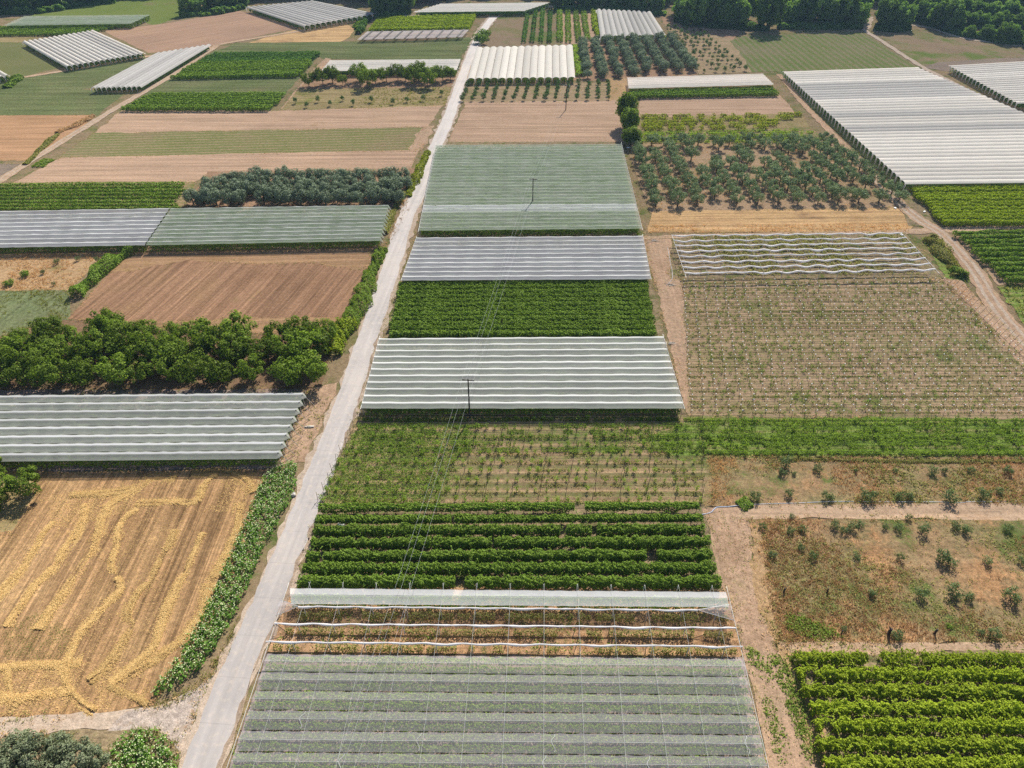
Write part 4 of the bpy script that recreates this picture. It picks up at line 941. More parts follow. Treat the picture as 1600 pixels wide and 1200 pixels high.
orchard('small', 'small_fruit_tree', 'small dark tree', 'of plot below the woodland', 'young fruit trees by the woodland', (1100, 114), (1164, 111), (1090, 46), (1044, 44), 13, 5, .85, .5, .25, far=True)
orchard('small', 'small_fruit_tree', 'small dark tree', 'in front of the white tunnels', 'young trees in front of the striped tunnels', (722, 158), (950, 156), (950, 132), (733, 133), 6, 15, .85, .2, .2, far=True)
for i, (x, y, s) in enumerate([(483, 136, .9), (505, 134, 1.1), (520, 130, 1.05), (536, 133, .7), (562, 128, 1.1), (574, 137, 1.2), (587, 131, 1.0), (604, 128, .9), (622, 126, 1.0), (634, 127, .85), (648, 133, 1.05), (654, 126, 1.15), (668, 137, 1.05), (676, 128, 1.1), (692, 127, .9), (704, 124, .8)]):
    p = W(x, y); tree('walnut', 'bushy_tree', p[0], p[1], s * 1.05, 'bushy green tree in front of the smooth white cover, %s from the left' % nth(i + 1), 'tree', 'bushy trees in front of the white cover', True)
for i, (x, y) in enumerate([(462, 162), (480, 168), (497, 160), (516, 166), (535, 158), (552, 165), (580, 160), (614, 163), (636, 160), (661, 158), (690, 150)]):
    p = W(x, y); tree('small', 'sapling', p[0], p[1], .9, 'small sapling in the yellow weeds below the bushy trees, %s from the left' % nth(i + 1), 'tree', 'saplings in the yellow weeds', True)
for x, y, s, z, l in ((977, 198, 1.3, 1.15, 'tall lone green tree between the stubble fields'), (981, 212, 1.2, .95, 'second tall green tree standing against the lone tree'), (985, 228, 1.15, .66, 'round dark green tree at the corner of the wide green net cover')):
    p = W(x, y); tree('big', 'broadleaf_tree', p[0], p[1], s, l, 'tree', sz=z)
for x, y, s, l in ((752, 68, 1.9, 'bright green bush on the road bend, its near half'), (757, 60, 1.7, 'bright green bush on the road bend, its far half')):
    p = W(x, y); tree('bright', 'bush', p[0], p[1], s * 1.6, l, 'bush')
# bottom left corner
for x, y, s, l in ((14, 1216, 1.05, 'grey-green bushy tree at the bottom left corner'), (66, 1196, 1.0, 'feathery grey-green tree in the bottom left, tallest shoots'), (128, 1206, 1.12, 'large rounded grey-green tree beside the bottom dirt path'), (100, 1240, 1.05, 'grey-green tree cut off by the bottom edge, in front of the rounded one'), (-25, 1190, .8, 'grey-green tree cut off by the left edge at the bottom'), (40, 1176, .8, 'low grey-green tree beside the bottom dirt path, left of the tallest'), (100, 1178, .75, 'small grey-green tree between the tallest and the rounded one'), (154, 1196, .7, 'small grey-green tree touching the bottom crop patch')):
    p = W(x, y); tree('oleaster', 'olive_tree', p[0], p[1], s * .9, l, 'tree')
# shrubs in the straw scrub at the left
for i, (x, y, s) in enumerate([(40, 432, 1.1), (90, 412, .9), (122, 408, .8), (154, 410, .9), (16, 446, 1.1), (68, 428, .8), (85, 446, .6)]):
    p = W(x, y); tree('bright' if i in (0, 4) else 'shrub', 'shrub', p[0], p[1], s * .9, ('round green shrub in the straw scrub at the left, beside the hedge end, number %s clockwise' if False else 'small green shrub in the left straw scrub, %s in size') % ['largest', 'fifth', 'sixth', 'third', 'second', 'fourth', 'smallest'][i].replace('largest', 'first').replace('smallest', 'last'), 'shrub', 'shrubs in the left straw scrub')
# hedge between scrub and tilled field
def hedge(name, pts, w, h, mat, dens, leaf, label, cat='hedge', seed=0, kind=None):
    L = smooth_line(WP(pts), 1.0); b = MB(); r = np.random.default_rng(seed + 500); n = int(len(L) * dens)
    t = r.uniform(0, len(L) - 1.001, n); i = t.astype(int); P = L[i] + (L[i + 1] - L[i]) * (t - i)[:, None]
    d = (L[i + 1] - L[i]); d /= np.linalg.norm(d, axis=1, keepdims=True); nn = np.stack([-d[:, 1], d[:, 0], d[:, 2] * 0], 1)
    nz = Nz(seed, .9); nz3 = Nz(seed + 1, .35); a = r.uniform(0, math.pi, n); rr = 1 - .4 * r.uniform(0, 1, n) ** 2; k = 1 + .3 * nz(P[:, 0], P[:, 1] + np.cos(a) * 3) + .25 * nz3(P[:, 0], P[:, 1])
    ww = np.interp(t / len(L), np.linspace(0, 1, len(np.atleast_1d(w))), np.atleast_1d(w))
    C = P + nn * (np.cos(a) * ww / 2 * rr * k)[:, None]; C[:, 2] = np.abs(np.sin(a)) ** .7 * h * rr * k
    N = nn * (np.cos(a) * .9)[:, None] + r.normal(size=(n, 3)) * .55; N[:, 2] += np.sin(a) + .3
    b.add(*leaves(C, N, leaf * r.uniform(.6, 1.4, n), .8, r)); c0 = L[0] * np.array([1, 1, 0])
    V, Q, Mi = b.get(); o = obj(name, mesh(name, V - c0, Q, M[mat]), None, c0); return tag(o, label, cat, kind=kind)
hedge('hedge', [(200, 396), (180, 412), (158, 428), (138, 446), (122, 466)], [3.2, 3.2, 3.6, 3.0], 2.4, 'vine', 260, .18, 'leafy green hedge strip between the straw scrub and the brown tilled field', seed=1)
# tall green weeds on the roadside banks
hedge('weeds', [(596, 392), (580, 430), (566, 470), (545, 505), (530, 530)], [4.0, 3.6, 4.2, 4.2, 5], 1.5, 'weed', 240, .17, 'tall green weeds on the bank between the road and the brown tilled field', 'weeds', 2, 'stuff')
hedge('weeds', [(540, 508), (528, 535), (522, 556)], [5.0, 5, 3], 2.0, 'vine_lush', 240, .18, 'bright leafy weeds at the roadside end of the walnut orchard', 'weeds', 3, 'stuff')
hedge('weeds', [(632, 300), (620, 322), (600, 366)], [2, 2.5, 2], .9, 'drygreen', 120, .2, 'half dry weeds between the green cover and the road', 'weeds', 4, 'stuff')
hedge('weeds', [(668, 238), (648, 285), (636, 308)], [2, 3, 2.5], .9, 'vine_yellow', 60, .28, 'yellow green weeds on the roadside beside the stubble', 'weeds', 5, 'stuff')
hedge('weeds', [(1452, 374), (1474, 400), (1500, 434)], [3, 4, 4.2], 1.3, 'drygreen', 200, .2, 'grey green weeds between the open trellis and the lane', 'weeds', 6, 'stuff')
hedge('weeds', [(1490, 424), (1505, 436)], [3.5, 3.5], 1.7, 'vine', 220, .19, 'dark green bush mass at the end of the weeds beside the lane', 'weeds', 7, 'stuff')
hedge('weeds', [(10, 138), (30, 122)], [6, 4], 1.5, 'vine', 90, .35, 'green bank of weeds at the corner of the far left track', 'weeds', 8, 'stuff')
hedge('weeds', [(90, 208), (120, 196), (146, 182)], [3, 3.5, 2], .9, 'dry', 90, .25, 'dry straw-coloured weeds along the left dirt track', 'weeds', 9, 'stuff')
hedge('weeds', [(40, 258), (60, 238), (90, 210)], [2, 2.5, 2], .7, 'drygreen', 70, .25, 'half dry weeds along the near left dirt track', 'weeds', 10, 'stuff')
hedge('weeds', [(58, 262), (78, 250)], [3.5, 3.5], .6, 'weed', 80, .24, 'green patch at the corner of the lower stubble strip', 'weeds', 11, 'stuff')
hedge('weeds', [(558, 46), (566, 32), (576, 28)], [5, 7, 6], 1.8, 'vine', 110, .35, 'dark weeds at the corner of the bright far vineyard', 'weeds', 12, 'stuff')
hedge('hedge', [(561, 54), (570, 38), (578, 29)], [3, 3, 3], 2.2, 'vine_dark', 120, .3, 'dark narrow hedge at the left end of the lilac net sheets', seed=13)
hedge('hedge', [(938, 60), (930, 44), (928, 20)], [3, 3, 3], 2.0, 'vine_lush', 60, .34, 'bright narrow hedge along the left side of the block below the woodland', seed=14)
hedge('hedge', [(978, 63), (1010, 61), (1042, 60)], [3, 3, 3], 1.6, 'vine_lush', 60, .34, 'bright low hedge along the near ends of the block below the woodland', seed=15)
hedge('hedge', [(908, 120), (902, 96), (898, 74)], [3.5, 3, 4], 1.4, 'vine_pale', 60, .3, 'pale scrubby hedge along the right side of the white roadside tunnels', seed=16)
# ---- woodland along the far edge
wood = []
def rank(pts, n, s, dep=3.0, lab=None):
    L = smooth_line(WP(pts)[:, :2], 2.0); cs = np.concatenate([[0], np.cumsum(np.linalg.norm(np.diff(L, axis=0), axis=1))])
    for k in range(n):
        t = (k + rng.uniform(-.25, .25) + .5) / n * cs[-1]; x, y = np.interp(t, cs, L[:, 0]), np.interp(t, cs, L[:, 1])
        wood.append((x + rng.normal() * 1.0, y + rng.normal() * dep * .4, s * rng.uniform(.8, 1.2), lab and '%s, %s from the left' % (lab, nth(k + 1))))
rank([(-70, 22), (40, 18), (110, 9), (170, 3)], 17, .85, lab='dark woodland tree at the far upper left edge')
rank([(-80, 12), (60, 8), (180, -4), (300, -10)], 22, .95)
rank([(284, 25), (320, 21), (362, 14), (385, 8)], 8, .62, lab='dark round tree of the clump behind the pink stubble')
rank([(300, 14), (350, 8), (400, 0), (470, -6)], 11, .8)
rank([(400, -2), (500, -4), (600, -2)], 12, 1.0)
rank([(588, 27), (604, 24), (618, 23), (640, 16)], 5, .95, lab='large dark tree of the group in front of the cream cover')
rank([(600, 14), (640, 6), (700, 0)], 7, 1.0)
rank([(560, 4), (640, -4), (760, -8), (860, -6)], 17, 1.0)
rank([(866, 14), (900, 14), (940, 14), (975, 16), (1010, 20), (1035, 20)], 12, .72, lab='dark woodland tree behind the block below the woodland')
rank([(860, 4), (940, 4), (1040, 8)], 12, .9)
rank([(860, -8), (960, -8), (1060, -4)], 13, 1.0)
rank([(1062, 33), (1086, 38), (1110, 40), (1140, 43), (1165, 44)], 7, .95, lab='dark woodland tree behind the young fruit trees')
rank([(1060, 20), (1120, 28), (1180, 32)], 8, 1.0)
rank([(1197, 47), (1208, 46)], 2, 1.05, lab='broad woodland tree standing forward above its own shadow')
rank([(1225, 38), (1250, 39), (1290, 42), (1320, 43), (1342, 42)], 9, .9, lab='dark woodland tree behind the striped green field')
rank([(1200, 26), (1270, 28), (1340, 30)], 9, 1.0)
rank([(1060, 6), (1180, 14), (1280, 16), (1350, 18)], 18, 1.0)
rank([(1050, -8), (1200, 0), (1360, 2)], 18, 1.05)
rank([(1372, 44), (1388, 46), (1410, 45)], 4, .78, lab='green tree of the group beside the track junction')
rank([(1385, 36), (1405, 36)], 2, .8)
rank([(1428, 30), (1450, 38), (1476, 48), (1500, 52)], 7, .8, lab='woodland tree above the pale track at the upper right')
rank([(1510, 58), (1545, 64), (1580, 68), (1620, 73), (1660, 78)], 10, .48, lab='small woodland tree on the slope beside the pale track')
rank([(1500, 46), (1550, 53), (1600, 58), (1660, 66)], 12, .6)
rank([(1400, 20), (1460, 30), (1540, 42), (1620, 50), (1680, 56)], 17, .75)
rank([(1370, 8), (1460, 14), (1560, 26), (1660, 36)], 18, .9)
rank([(1360, -4), (1480, -2), (1600, 8), (1690, 16)], 18, 1.0)
for x, y, s, l in wood:
    tree('forest', 'woodland_tree', x, y, s * 1.14, l or 'dark woodland tree inside the dense wood along the far edge, behind the front rank', 'tree', 'woodland trees along the far edge' if l else 'trees deep in the far woodland', True)

for k_, (pts, h_, lb) in enumerate((([(-70, 23), (60, 20), (120, 10), (180, 4)], 3, 'at the far upper left'), ([(282, 26), (330, 23), (385, 12)], 2.5, 'behind the pink stubble'), ([(585, 28), (612, 27), (640, 20)], 3, 'beside the cream cover'),
        ([(866, 16), (940, 16), (1040, 24)], 2.5, 'behind the block below the woodland'), ([(1056, 34), (1090, 41), (1165, 46), (1200, 48)], 3, 'behind the young fruit trees'), ([(1215, 44), (1290, 45), (1345, 44)], 3, 'behind the striped green field'), ([(1366, 46), (1390, 49), (1418, 46)], 3, 'beside the track junction'), ([(1425, 32), (1460, 42), (1500, 55), (1560, 66), (1600, 70), (1670, 80)], 3, 'above the pale track'))):
    hedge('undergrowth', pts, [5, 6, 5], h_, 'forest', 150, .5, 'dark undergrowth at the foot of the woodland ' + lb, 'undergrowth', 40 + k_, 'stuff')

# ================================================================== YOUNG VINES
yv = []
def young_rows(near, far, n, place, vine_sp, post_sp, posth, capm, wires, tall=0, seed=1, end_lean=False, pr=.04):
    A, B, D, C = W(*near[0]), W(*near[1]), W(*far[0]), W(*far[1])
    r = np.random.default_rng(seed)
    pmesh = MB().add(*tube([(0, 0, 0), (0, 0, posth)], pr, pr * .8, 5)).mesh('post', M['rust'])
    cm = MB().add(*box((0, 0, posth + .09), (.15, .15, .2))).mesh('cap', M['cap'])
    for i in range(n):
        t = i / (n - 1); p, q = A + (D - A) * t, B + (C - B) * t; d = (q - p)[:2]; L = float(np.linalg.norm(d)); d /= L; a = math.atan2(d[1], d[0])
        e = tag(empty('trellis_row', p, a), 'low wire trellis row, %s from the front %s' % (nth(i + 1), place), 'trellis row', 'trellis rows ' + place)
        wb = MB()
        for z in wires: wb.add(*tube([(0, 0, z), (L / 2, 0, z - .03), (L, 0, z)], .022 if len(wires) > 1 else .032, None, 4))
        obj('wire', wb.mesh('wire', M['hose']), e)
        np_ = int(L / post_sp)
        for k in range(np_ + 1):
            xx = k * L / np_ + r.normal() * .12; po = obj('post', pmesh, e, (xx, 0, 0)); po.rotation_euler = (r.normal() * .05, r.normal() * .05, 0)
            if capm: obj('cap', cm, po)
        if end_lean:
            ln = MB().add(*tube([(L + .1, 0, 0), (L + 1.3, .1, 2.5)], .045, .04, 5)); obj('end_post', ln.mesh('end_post', M['rust']), e)
        k = 0
        for xx in np.arange(r.uniform(.2, vine_sp), L, vine_sp):
            if r.uniform() < .16: continue
            k += 1; yv.append((p[0] + d[0] * (xx + r.normal() * .1), p[1] + d[1] * (xx + r.normal() * .25), r.uniform(.45, 1.15), 'young vine, %s from left in %s row %s' % (nth(k), nth(i + 1), place), tall))
young_rows(((498, 783), (1098, 784)), ((560, 658), (1096, 657)), 10, 'behind the leafy vineyard', 1.7, 4.4, 2.1, False, (.5, 1.1, 1.7), 1, 5, False, .045)
young_rows(((1098, 712), (X, 713)), ((1090, 660), (X, 660)), 5, 'in the bright weedy strip', 1.9, 5.0, 1.9, False, (.5, 1.1), 1, 6, False, .045)
young_rows(((1080, 648), (1690, 648)), ((1068, 443), (1474, 441)), 31, 'of the wide plot on the right', 2.1, 2.4, 1.0, True, (.45,), 0, 7, True, .035)
def young_mesh(seed, h, n, lf):
    r = np.random.default_rng(seed); z = r.uniform(.15, 1, n) ** .8 * h; rad = .30 * (.5 + z / h)
    C = np.stack([r.normal(size=n) * rad * .75, r.normal(size=n) * rad * .6, z], 1); N = r.normal(size=(n, 3)) * .7 + [0, 0, .7]
    return MB().add(*leaves(C, N, lf * r.uniform(.6, 1.4, n), .8, r)).get()
YM = [[young_mesh(200 + i, .95, 42, .085) for i in range(5)], [young_mesh(300 + i, 1.25, 70, .10) for i in range(5)]]
ym = [[mesh('young_vine', V, Q, M['vine_pale' if t else 'vine']) for V, Q, _ in YM[t]] for t in (0, 1)]
yv.sort(key=lambda a: a[1] + (0 if abs(a[0]) < 100 else 20))
rest = MB()
for k, (x, y, s, l, t) in enumerate(yv):
    v = int(rng.integers(5))
    if k < 295: tag(obj('young_vine', ym[t][v], None, (x, y, 0), float(rng.uniform(0, 6.28)), s), l, 'young vine', 'young vines in the new vineyard plots')
    else:
        V, Q, _ = YM[t][v]; a = rng.uniform(0, 6.28); c, s_ = math.cos(a), math.sin(a)
        rest.add(np.stack([V[:, 0] * c - V[:, 1] * s_, V[:, 0] * s_ + V[:, 1] * c, V[:, 2]], 1) * s + [x, y, 0], Q)
tag(obj('young_vine_mass', rest.mesh('young_vine_mass', M['vine'])), 'small young vines in even rows across the wide right plot', 'young vines', kind='stuff')
# weeds of the young plots
tufts('weeds', 'weed', [(500, 788), (537, 700), (566, 662), (700, 658), (790, 700), (720, 740), (690, 788)], 11, .12, .38, .10, 6, 81, 'rank green weeds at the road end of the young vineyard', 'weeds', True, pscale=.09)
tufts('weeds', 'weed', [(640, 664), (1100, 656), (1110, 712), (1000, 704), (700, 704)], 4.5, -.15, .3, .10, 6, 82, 'green weeds between the far young vine rows', 'weeds', True)
tufts('weeds', 'weed', [(1000, 694), (1090, 656), (X, 656), (X, 712), (1110, 716)], 5, -.15, .25, .10, 6, 83, 'bright green weeds in the narrow weedy strip', 'weeds', True)
tufts('weeds', 'weed', [(1078, 650), (1068, 440), (1468, 438), (1600, 575), (1680, 650)], .4, .35, .35, .13, 5, 84, 'green weeds among the trellis rows of the right plot', 'weeds', True)
tufts('grass', 'dry', [(500, 788), (700, 700), (1100, 712), (1096, 788)], 1.5, -.1, .25, .07, 5, 85, 'dry grass between the near young vine rows', 'grass')

def weed_rows(near, far, n, mat, label, seed, dens=70, w=1.3, h=.55, gap=-.4):
    A, B, D, C = W(*near[0]), W(*near[1]), W(*far[0]), W(*far[1]); b = MB()
    for i in range(n):
        t = i / (n - 1); p, q = A + (D - A) * t, B + (C - B) * t; d = (q - p)[:2]; L = float(np.linalg.norm(d)); a = math.atan2(d[1], d[0])
        V, Q, _ = vine_mesh(L, w * rng.uniform(.6, 1.2), .02, h * rng.uniform(.7, 1.2), dens * 1.8 * rng.uniform(.6, 1.3), .10, seed + i, gappy=gap + rng.uniform(-.4, .5), bump=.3).get()
        b.add(np.stack([V[:, 0] * math.cos(a) - V[:, 1] * math.sin(a) + p[0], V[:, 0] * math.sin(a) + V[:, 1] * math.cos(a) + p[1], V[:, 2]], 1), Q)
    tag(obj('weeds', b.mesh('weeds', M[mat])), label, 'weeds', kind='stuff')
weed_rows(((1100, 708), (1760, 710)), ((1092, 660), (1760, 660)), 7, 'weed', 'bright green weed rows of the narrow weedy strip', 1100)
weed_rows(((560, 704), (1110, 704)), ((570, 658), (1096, 657)), 6, 'weed', 'green weed rows in the far half of the young vineyard', 1120, 50, 1.1, .5, -.1)
weed_rows(((500, 785), (1098, 785)), ((540, 712), (1100, 712)), 7, 'drygreen', 'thin half dry weed rows in the near half of the young vineyard', 1140, 22, .8, .3, .0)
weed_rows(((1080, 646), (1690, 646)), ((1068, 443), (1474, 441)), 31, 'drygreen', 'thin half dry weed rows of the wide right plot', 1160, 20, .7, .2, -.15)

# ================================================================== SCRUB ON THE RIGHT
tufts('grass', 'dry_red', [(1104, 714), (X, 714), (X, 788), (1110, 790)], 5, .0, .5, .10, 6, 91, 'rusty dry grass of the upper scrub strip', 'grass')
tufts('weeds', 'drygreen', [(1150, 716), (X, 716), (X, 786), (1150, 788)], 5, .05, .5, .13, 6, 92, 'half dry weeds of the upper scrub strip', 'weeds', True)
tufts('grass', 'dry_red', [(1185, 812), (X, 812), (X, 1004), (1215, 1004)], 7, -.1, .42, .10, 6, 93, 'rusty dry grass of the lower scrub field', 'grass', pscale=.1)
tufts('weeds', 'drygreen', [(1185, 814), (X, 812), (X, 1004), (1215, 1004)], 3.5, .15, .35, .11, 6, 94, 'half dry weeds of the lower scrub field', 'weeds', True, pscale=.1)
tufts('grass', 'dry', [(1180, 830), (1230, 900), (1250, 1000), (1230, 1010), (1190, 900)], 6, -.2, .5, .09, 6, 95, 'straw-coloured grass at the road end of the lower scrub field', 'grass')
tufts('grass', 'dry', [(1108, 716), (1150, 716), (1160, 760), (1115, 786)], 7, -.5, .5, .09, 6, 96, 'bright straw grass at the left end of the upper scrub strip', 'grass')
SH = [(1226, 730, 1.5), (1222, 742, 1.0), (1276, 736, 1.1), (1240, 742, .6), (1336, 738, .6), (1398, 738, .6), (1455, 740, 1.2), (1474, 738, .8), (1515, 738, .9), (1574, 740, 1.1), (1178, 780, 1.2), (1232, 776, 1.0), (1290, 780, 1.1), (1298, 781, .8), (1355, 780, 1.7), (1405, 780, 1.1), (1420, 780, 1.1), (1482, 784, 1.75), (1535, 778, 1.4), (1560, 772, 1.0)]
for i, (x, y, s) in enumerate(SH):
    p = W(x, y); tree('shrub', 'shrub', p[0], p[1], s * .78, 'grey-green shrub in the upper scrub strip, %s from the left' % nth(1 + sorted(SH).index((x, y, s))), 'shrub', 'shrubs of the upper scrub strip')
SL = [(1190, 826, .9), (1233, 832, .9), (1252, 830, .9), (1236, 810, .7), (1304, 826, 1.2), (1318, 832, 1.0), (1330, 828, 1.2), (1344, 822, .9), (1382, 826, .8), (1402, 828, 1.0), (1440, 832, 1.4), (1418, 812, .8), (1492, 826, 1.1), (1508, 832, 1.2), (1572, 830, 1.1), (1338, 872, .9), (1405, 874, .9), (1468, 876, 1.7), (1484, 884, 1.3), (1540, 880, 1.1), (1206, 870, 1.0), (1270, 872, 1.0), (1438, 932, 1.3), (1488, 930, 1.7), (1512, 936, 1.1), (1578, 938, 1.7), (1362, 930, 1.0), (1400, 996, 1.2), (1550, 995, 1.3), (1532, 990, .7), (1482, 980, .5), (1318, 984, .6), (1595, 880, 1.0), (1250, 858, .8)]
so = sorted(SL)
for i, (x, y, s) in enumerate(SL):
    p = W(x, y); br = i in (30,)
    tree('bright' if br else 'shrub', 'shrub', p[0], p[1], s * .74, '%s shrub in the lower scrub field, %s counting from the left' % ('small bright green' if br else 'grey-green', nth(1 + so.index((x, y, s)))), 'shrub', 'shrubs of the lower scrub field')
tufts('weeds', 'weed', [(1226, 962), (1250, 962), (1300, 985), (1318, 996), (1270, 1000), (1230, 985)], 14, -.2, 0.5, .12, 6, 21, 'bright green weed patch at the corner of the lower scrub field', 'weeds', True, pscale=.25)
tufts('weeds', 'weed', [(1164, 1012), (1182, 1014), (1206, 1050), (1216, 1076), (1190, 1076), (1170, 1050)], 14, -.2, 0.35, .12, 6, 22, 'bright green weed patch beside the edge of the front netting', 'weeds', True, pscale=.25)
tufts('weeds', 'weed', [(1196, 1024), (1240, 1024), (1262, 1100), (1290, 1200), (1320, 1300), (1290, 1300), (1252, 1180), (1226, 1090)], 9, -.2, 0.4, .12, 6, 23, 'green weeds along the ends of the bottom right vine rows', 'weeds', True, pscale=.25)
tufts('weeds', 'weed', [(1190, 1092), (1204, 1092), (1230, 1160), (1240, 1230), (1222, 1230), (1204, 1150)], 9, -.2, 0.25, .12, 6, 24, 'low green weeds on the lane beside the front netting', 'weeds', True, pscale=.25)
hedge('weeds', [(1154, 792), (1172, 786)], [2.2, 2.2], .5, 'vine', 320, .12, 'green tuft where the hose meets the sandy path', 'weeds', 25, 'stuff')
hedge('weeds', [(1216, 718), (1300, 719), (1450, 722), (1600, 722)], [.9, 1.0, .8, .9], .4, 'drygreen', 90, .12, 'thin weeds along the top of the upper scrub strip', 'weeds', 26, 'stuff')
tufts('grass', 'dry', [(1100, 800), (1160, 800), (1190, 900), (1216, 1020), (1250, 1130), (1290, 1290), (1230, 1290), (1168, 1020), (1132, 910)], 1.6, .1, .25, .07, 5, 97, 'dry grass on the bare lane', 'grass')
for i, (x, y) in enumerate([(1224, 926), (1292, 926), (1388, 992), (1460, 990), (1314, 990)]):
    p = W(x, y); b = MB().add(*tube([(0, 0, 0), (.05, 0, .7), (.02, .05, 1.25)], .2, .14, 7)); b.add(*tube([(.03, 0, 1.0), (.3, .1, 1.5)], .09, .06, 5))
    tag(obj('tree_stump', b.mesh('tree_stump', M['pole']), None, p, i * 1.3, [.8, .7, 1.25, .9, .6][i]), ['dark stump near the lane in the lower scrub field', 'small dark stump in the middle of the lower scrub field', 'tall dark forked stump near the sandy path', 'dark stump right of the forked one by the sandy path', 'smallest dark stump by the bright weed patch'][i], 'stump')

# ================================================================== CROP STRIP AND STRAW
def crop(name, pts, dens, label, seed, h=1.25):
    X_, Y_, r = scatter(pts, dens, -2.0, seed); n = len(X_); b = MB(); hh = h * (1 + .15 * Nz(seed, .4)(X_, Y_)) * r.uniform(.85, 1.15, n)
    for k in range(6):
        a = r.uniform(0, 6.28, n); rad = r.uniform(.1, .42, n); z = hh * r.uniform(.25, .95, n)
        C = np.stack([X_ + np.cos(a) * rad, Y_ + np.sin(a) * rad, z], 1)
        N = np.stack([np.cos(a) * .6, np.sin(a) * .6, np.full(n, .8)], 1) + r.normal(size=(n, 3)) * .3
        b.add(*leaves(C, N, .17 * r.uniform(.6, 1.4, n), .8, r), 0)
    for k in range(5):
        m = r.uniform(size=n) < .5; C = np.stack([X_ + r.normal(size=n) * .25, Y_ + r.normal(size=n) * .25, hh * r.uniform(.95, 1.12, n)], 1)[m]; N = r.normal(size=(m.sum(), 3)) * .45 + [0, .2, .9]
        b.add(*leaves(C, N, .075 * r.uniform(.6, 1.4, m.sum()), .95, r), 1)
    tag(obj(name, b.mesh(name, [M['crop'], M['head']])), label, 'crop', kind='stuff')
crop('tall_crop', [(440, 728), (468, 727), (464, 752), (450, 790), (426, 836), (404, 880), (386, 922), (366, 965), (345, 1002), (322, 1040), (290, 1068), (242, 1092), (240, 1082), (275, 1040), (310, 985), (340, 915), (362, 870), (388, 812), (412, 752)], 5.0, 'strip of tall leafy crop with pale seed heads between straw field and road', 61, 1.35)
crop('tall_crop', [(165, 1330), (172, 1180), (195, 1150), (230, 1143), (262, 1150), (276, 1180), (270, 1330)], 5.5, 'patch of tall leafy crop with pale heads at the bottom dirt path', 62, 1.2)
tufts('grass', 'drygreen', [(235, 1106), (300, 1072), (350, 1010), (372, 960), (362, 1020), (310, 1080), (262, 1104)], 5, -.3, .45, .09, 6, 63, 'half dry grass fringe between the tall crop and the road', 'grass')
tufts('grass', 'drygreen', [(150, 1140), (250, 1136), (285, 1170), (276, 1215), (150, 1215)], 6, -.2, .5, .1, 6, 64, 'half dry grass around the bottom crop patch', 'grass')
SW = [[(212, 765), (190, 778), (170, 790), (160, 808), (150, 840), (140, 870), (120, 898), (82, 955), (62, 984)],
      [(215, 795), (197, 810), (185, 830), (187, 850), (176, 885), (188, 922), (160, 950), (140, 975), (120, 1000), (105, 1035), (101, 1052)],
      [(275, 828), (262, 855), (245, 888), (232, 908), (215, 930), (201, 962), (205, 980), (190, 1010), (170, 1040), (140, 1065)],
      [(318, 833), (308, 855), (293, 890), (280, 910), (260, 957), (250, 985), (240, 1012), (207, 1042), (175, 1070)],
      [(374, 786), (367, 830), (357, 858), (338, 900), (327, 912), (320, 937), (310, 965), (275, 1007), (225, 1040), (190, 1062)],
      [(134, 788), (132, 808), (108, 852), (75, 898), (58, 912), (32, 950), (12, 980)],
      [(82, 815), (60, 842), (26, 898), (18, 908), (-10, 940)],
      [(212, 787), (240, 786), (270, 785), (308, 783), (313, 766), (325, 750), (338, 742)],
      [(110, 775), (140, 774), (175, 771), (212, 764), (240, 745), (275, 748)],
      [(300, 742), (330, 738), (362, 740), (384, 752), (396, 770)],
      [(-15, 1046), (20, 1042), (50, 1039), (100, 1040), (128, 1036)],
      [(-15, 1084), (25, 1092), (60, 1087), (110, 1080)],
      [(12, 1045), (14, 1070), (18, 1090), (32, 1101)],
      [(101, 1050), (107, 1075), (130, 1100), (150, 1112)],
      [(172, 1070), (200, 1086), (232, 1101)]]
SWL = ['golden straw windrow curving from the far headland to the left', 'golden straw windrow with a kink, running down to the near headland', 'wavy golden straw windrow through the middle of the cut field', 'long golden straw windrow just right of the wavy one', 'golden straw windrow nearest the tall crop strip', 'golden straw windrow on the left part of the cut field', 'short golden straw windrow nearest the left edge', 'golden straw ring around the far headland, right part', 'golden straw band along the far headland, left part', 'golden straw heap in the far right corner of the cut field', 'golden straw band across the near headland, upper one', 'golden straw band across the near headland, lower one', 'short golden straw turn at the near left corner', 'straw trail curving to the bottom dirt path', 'straw trail pointing at the end of the tall crop strip']
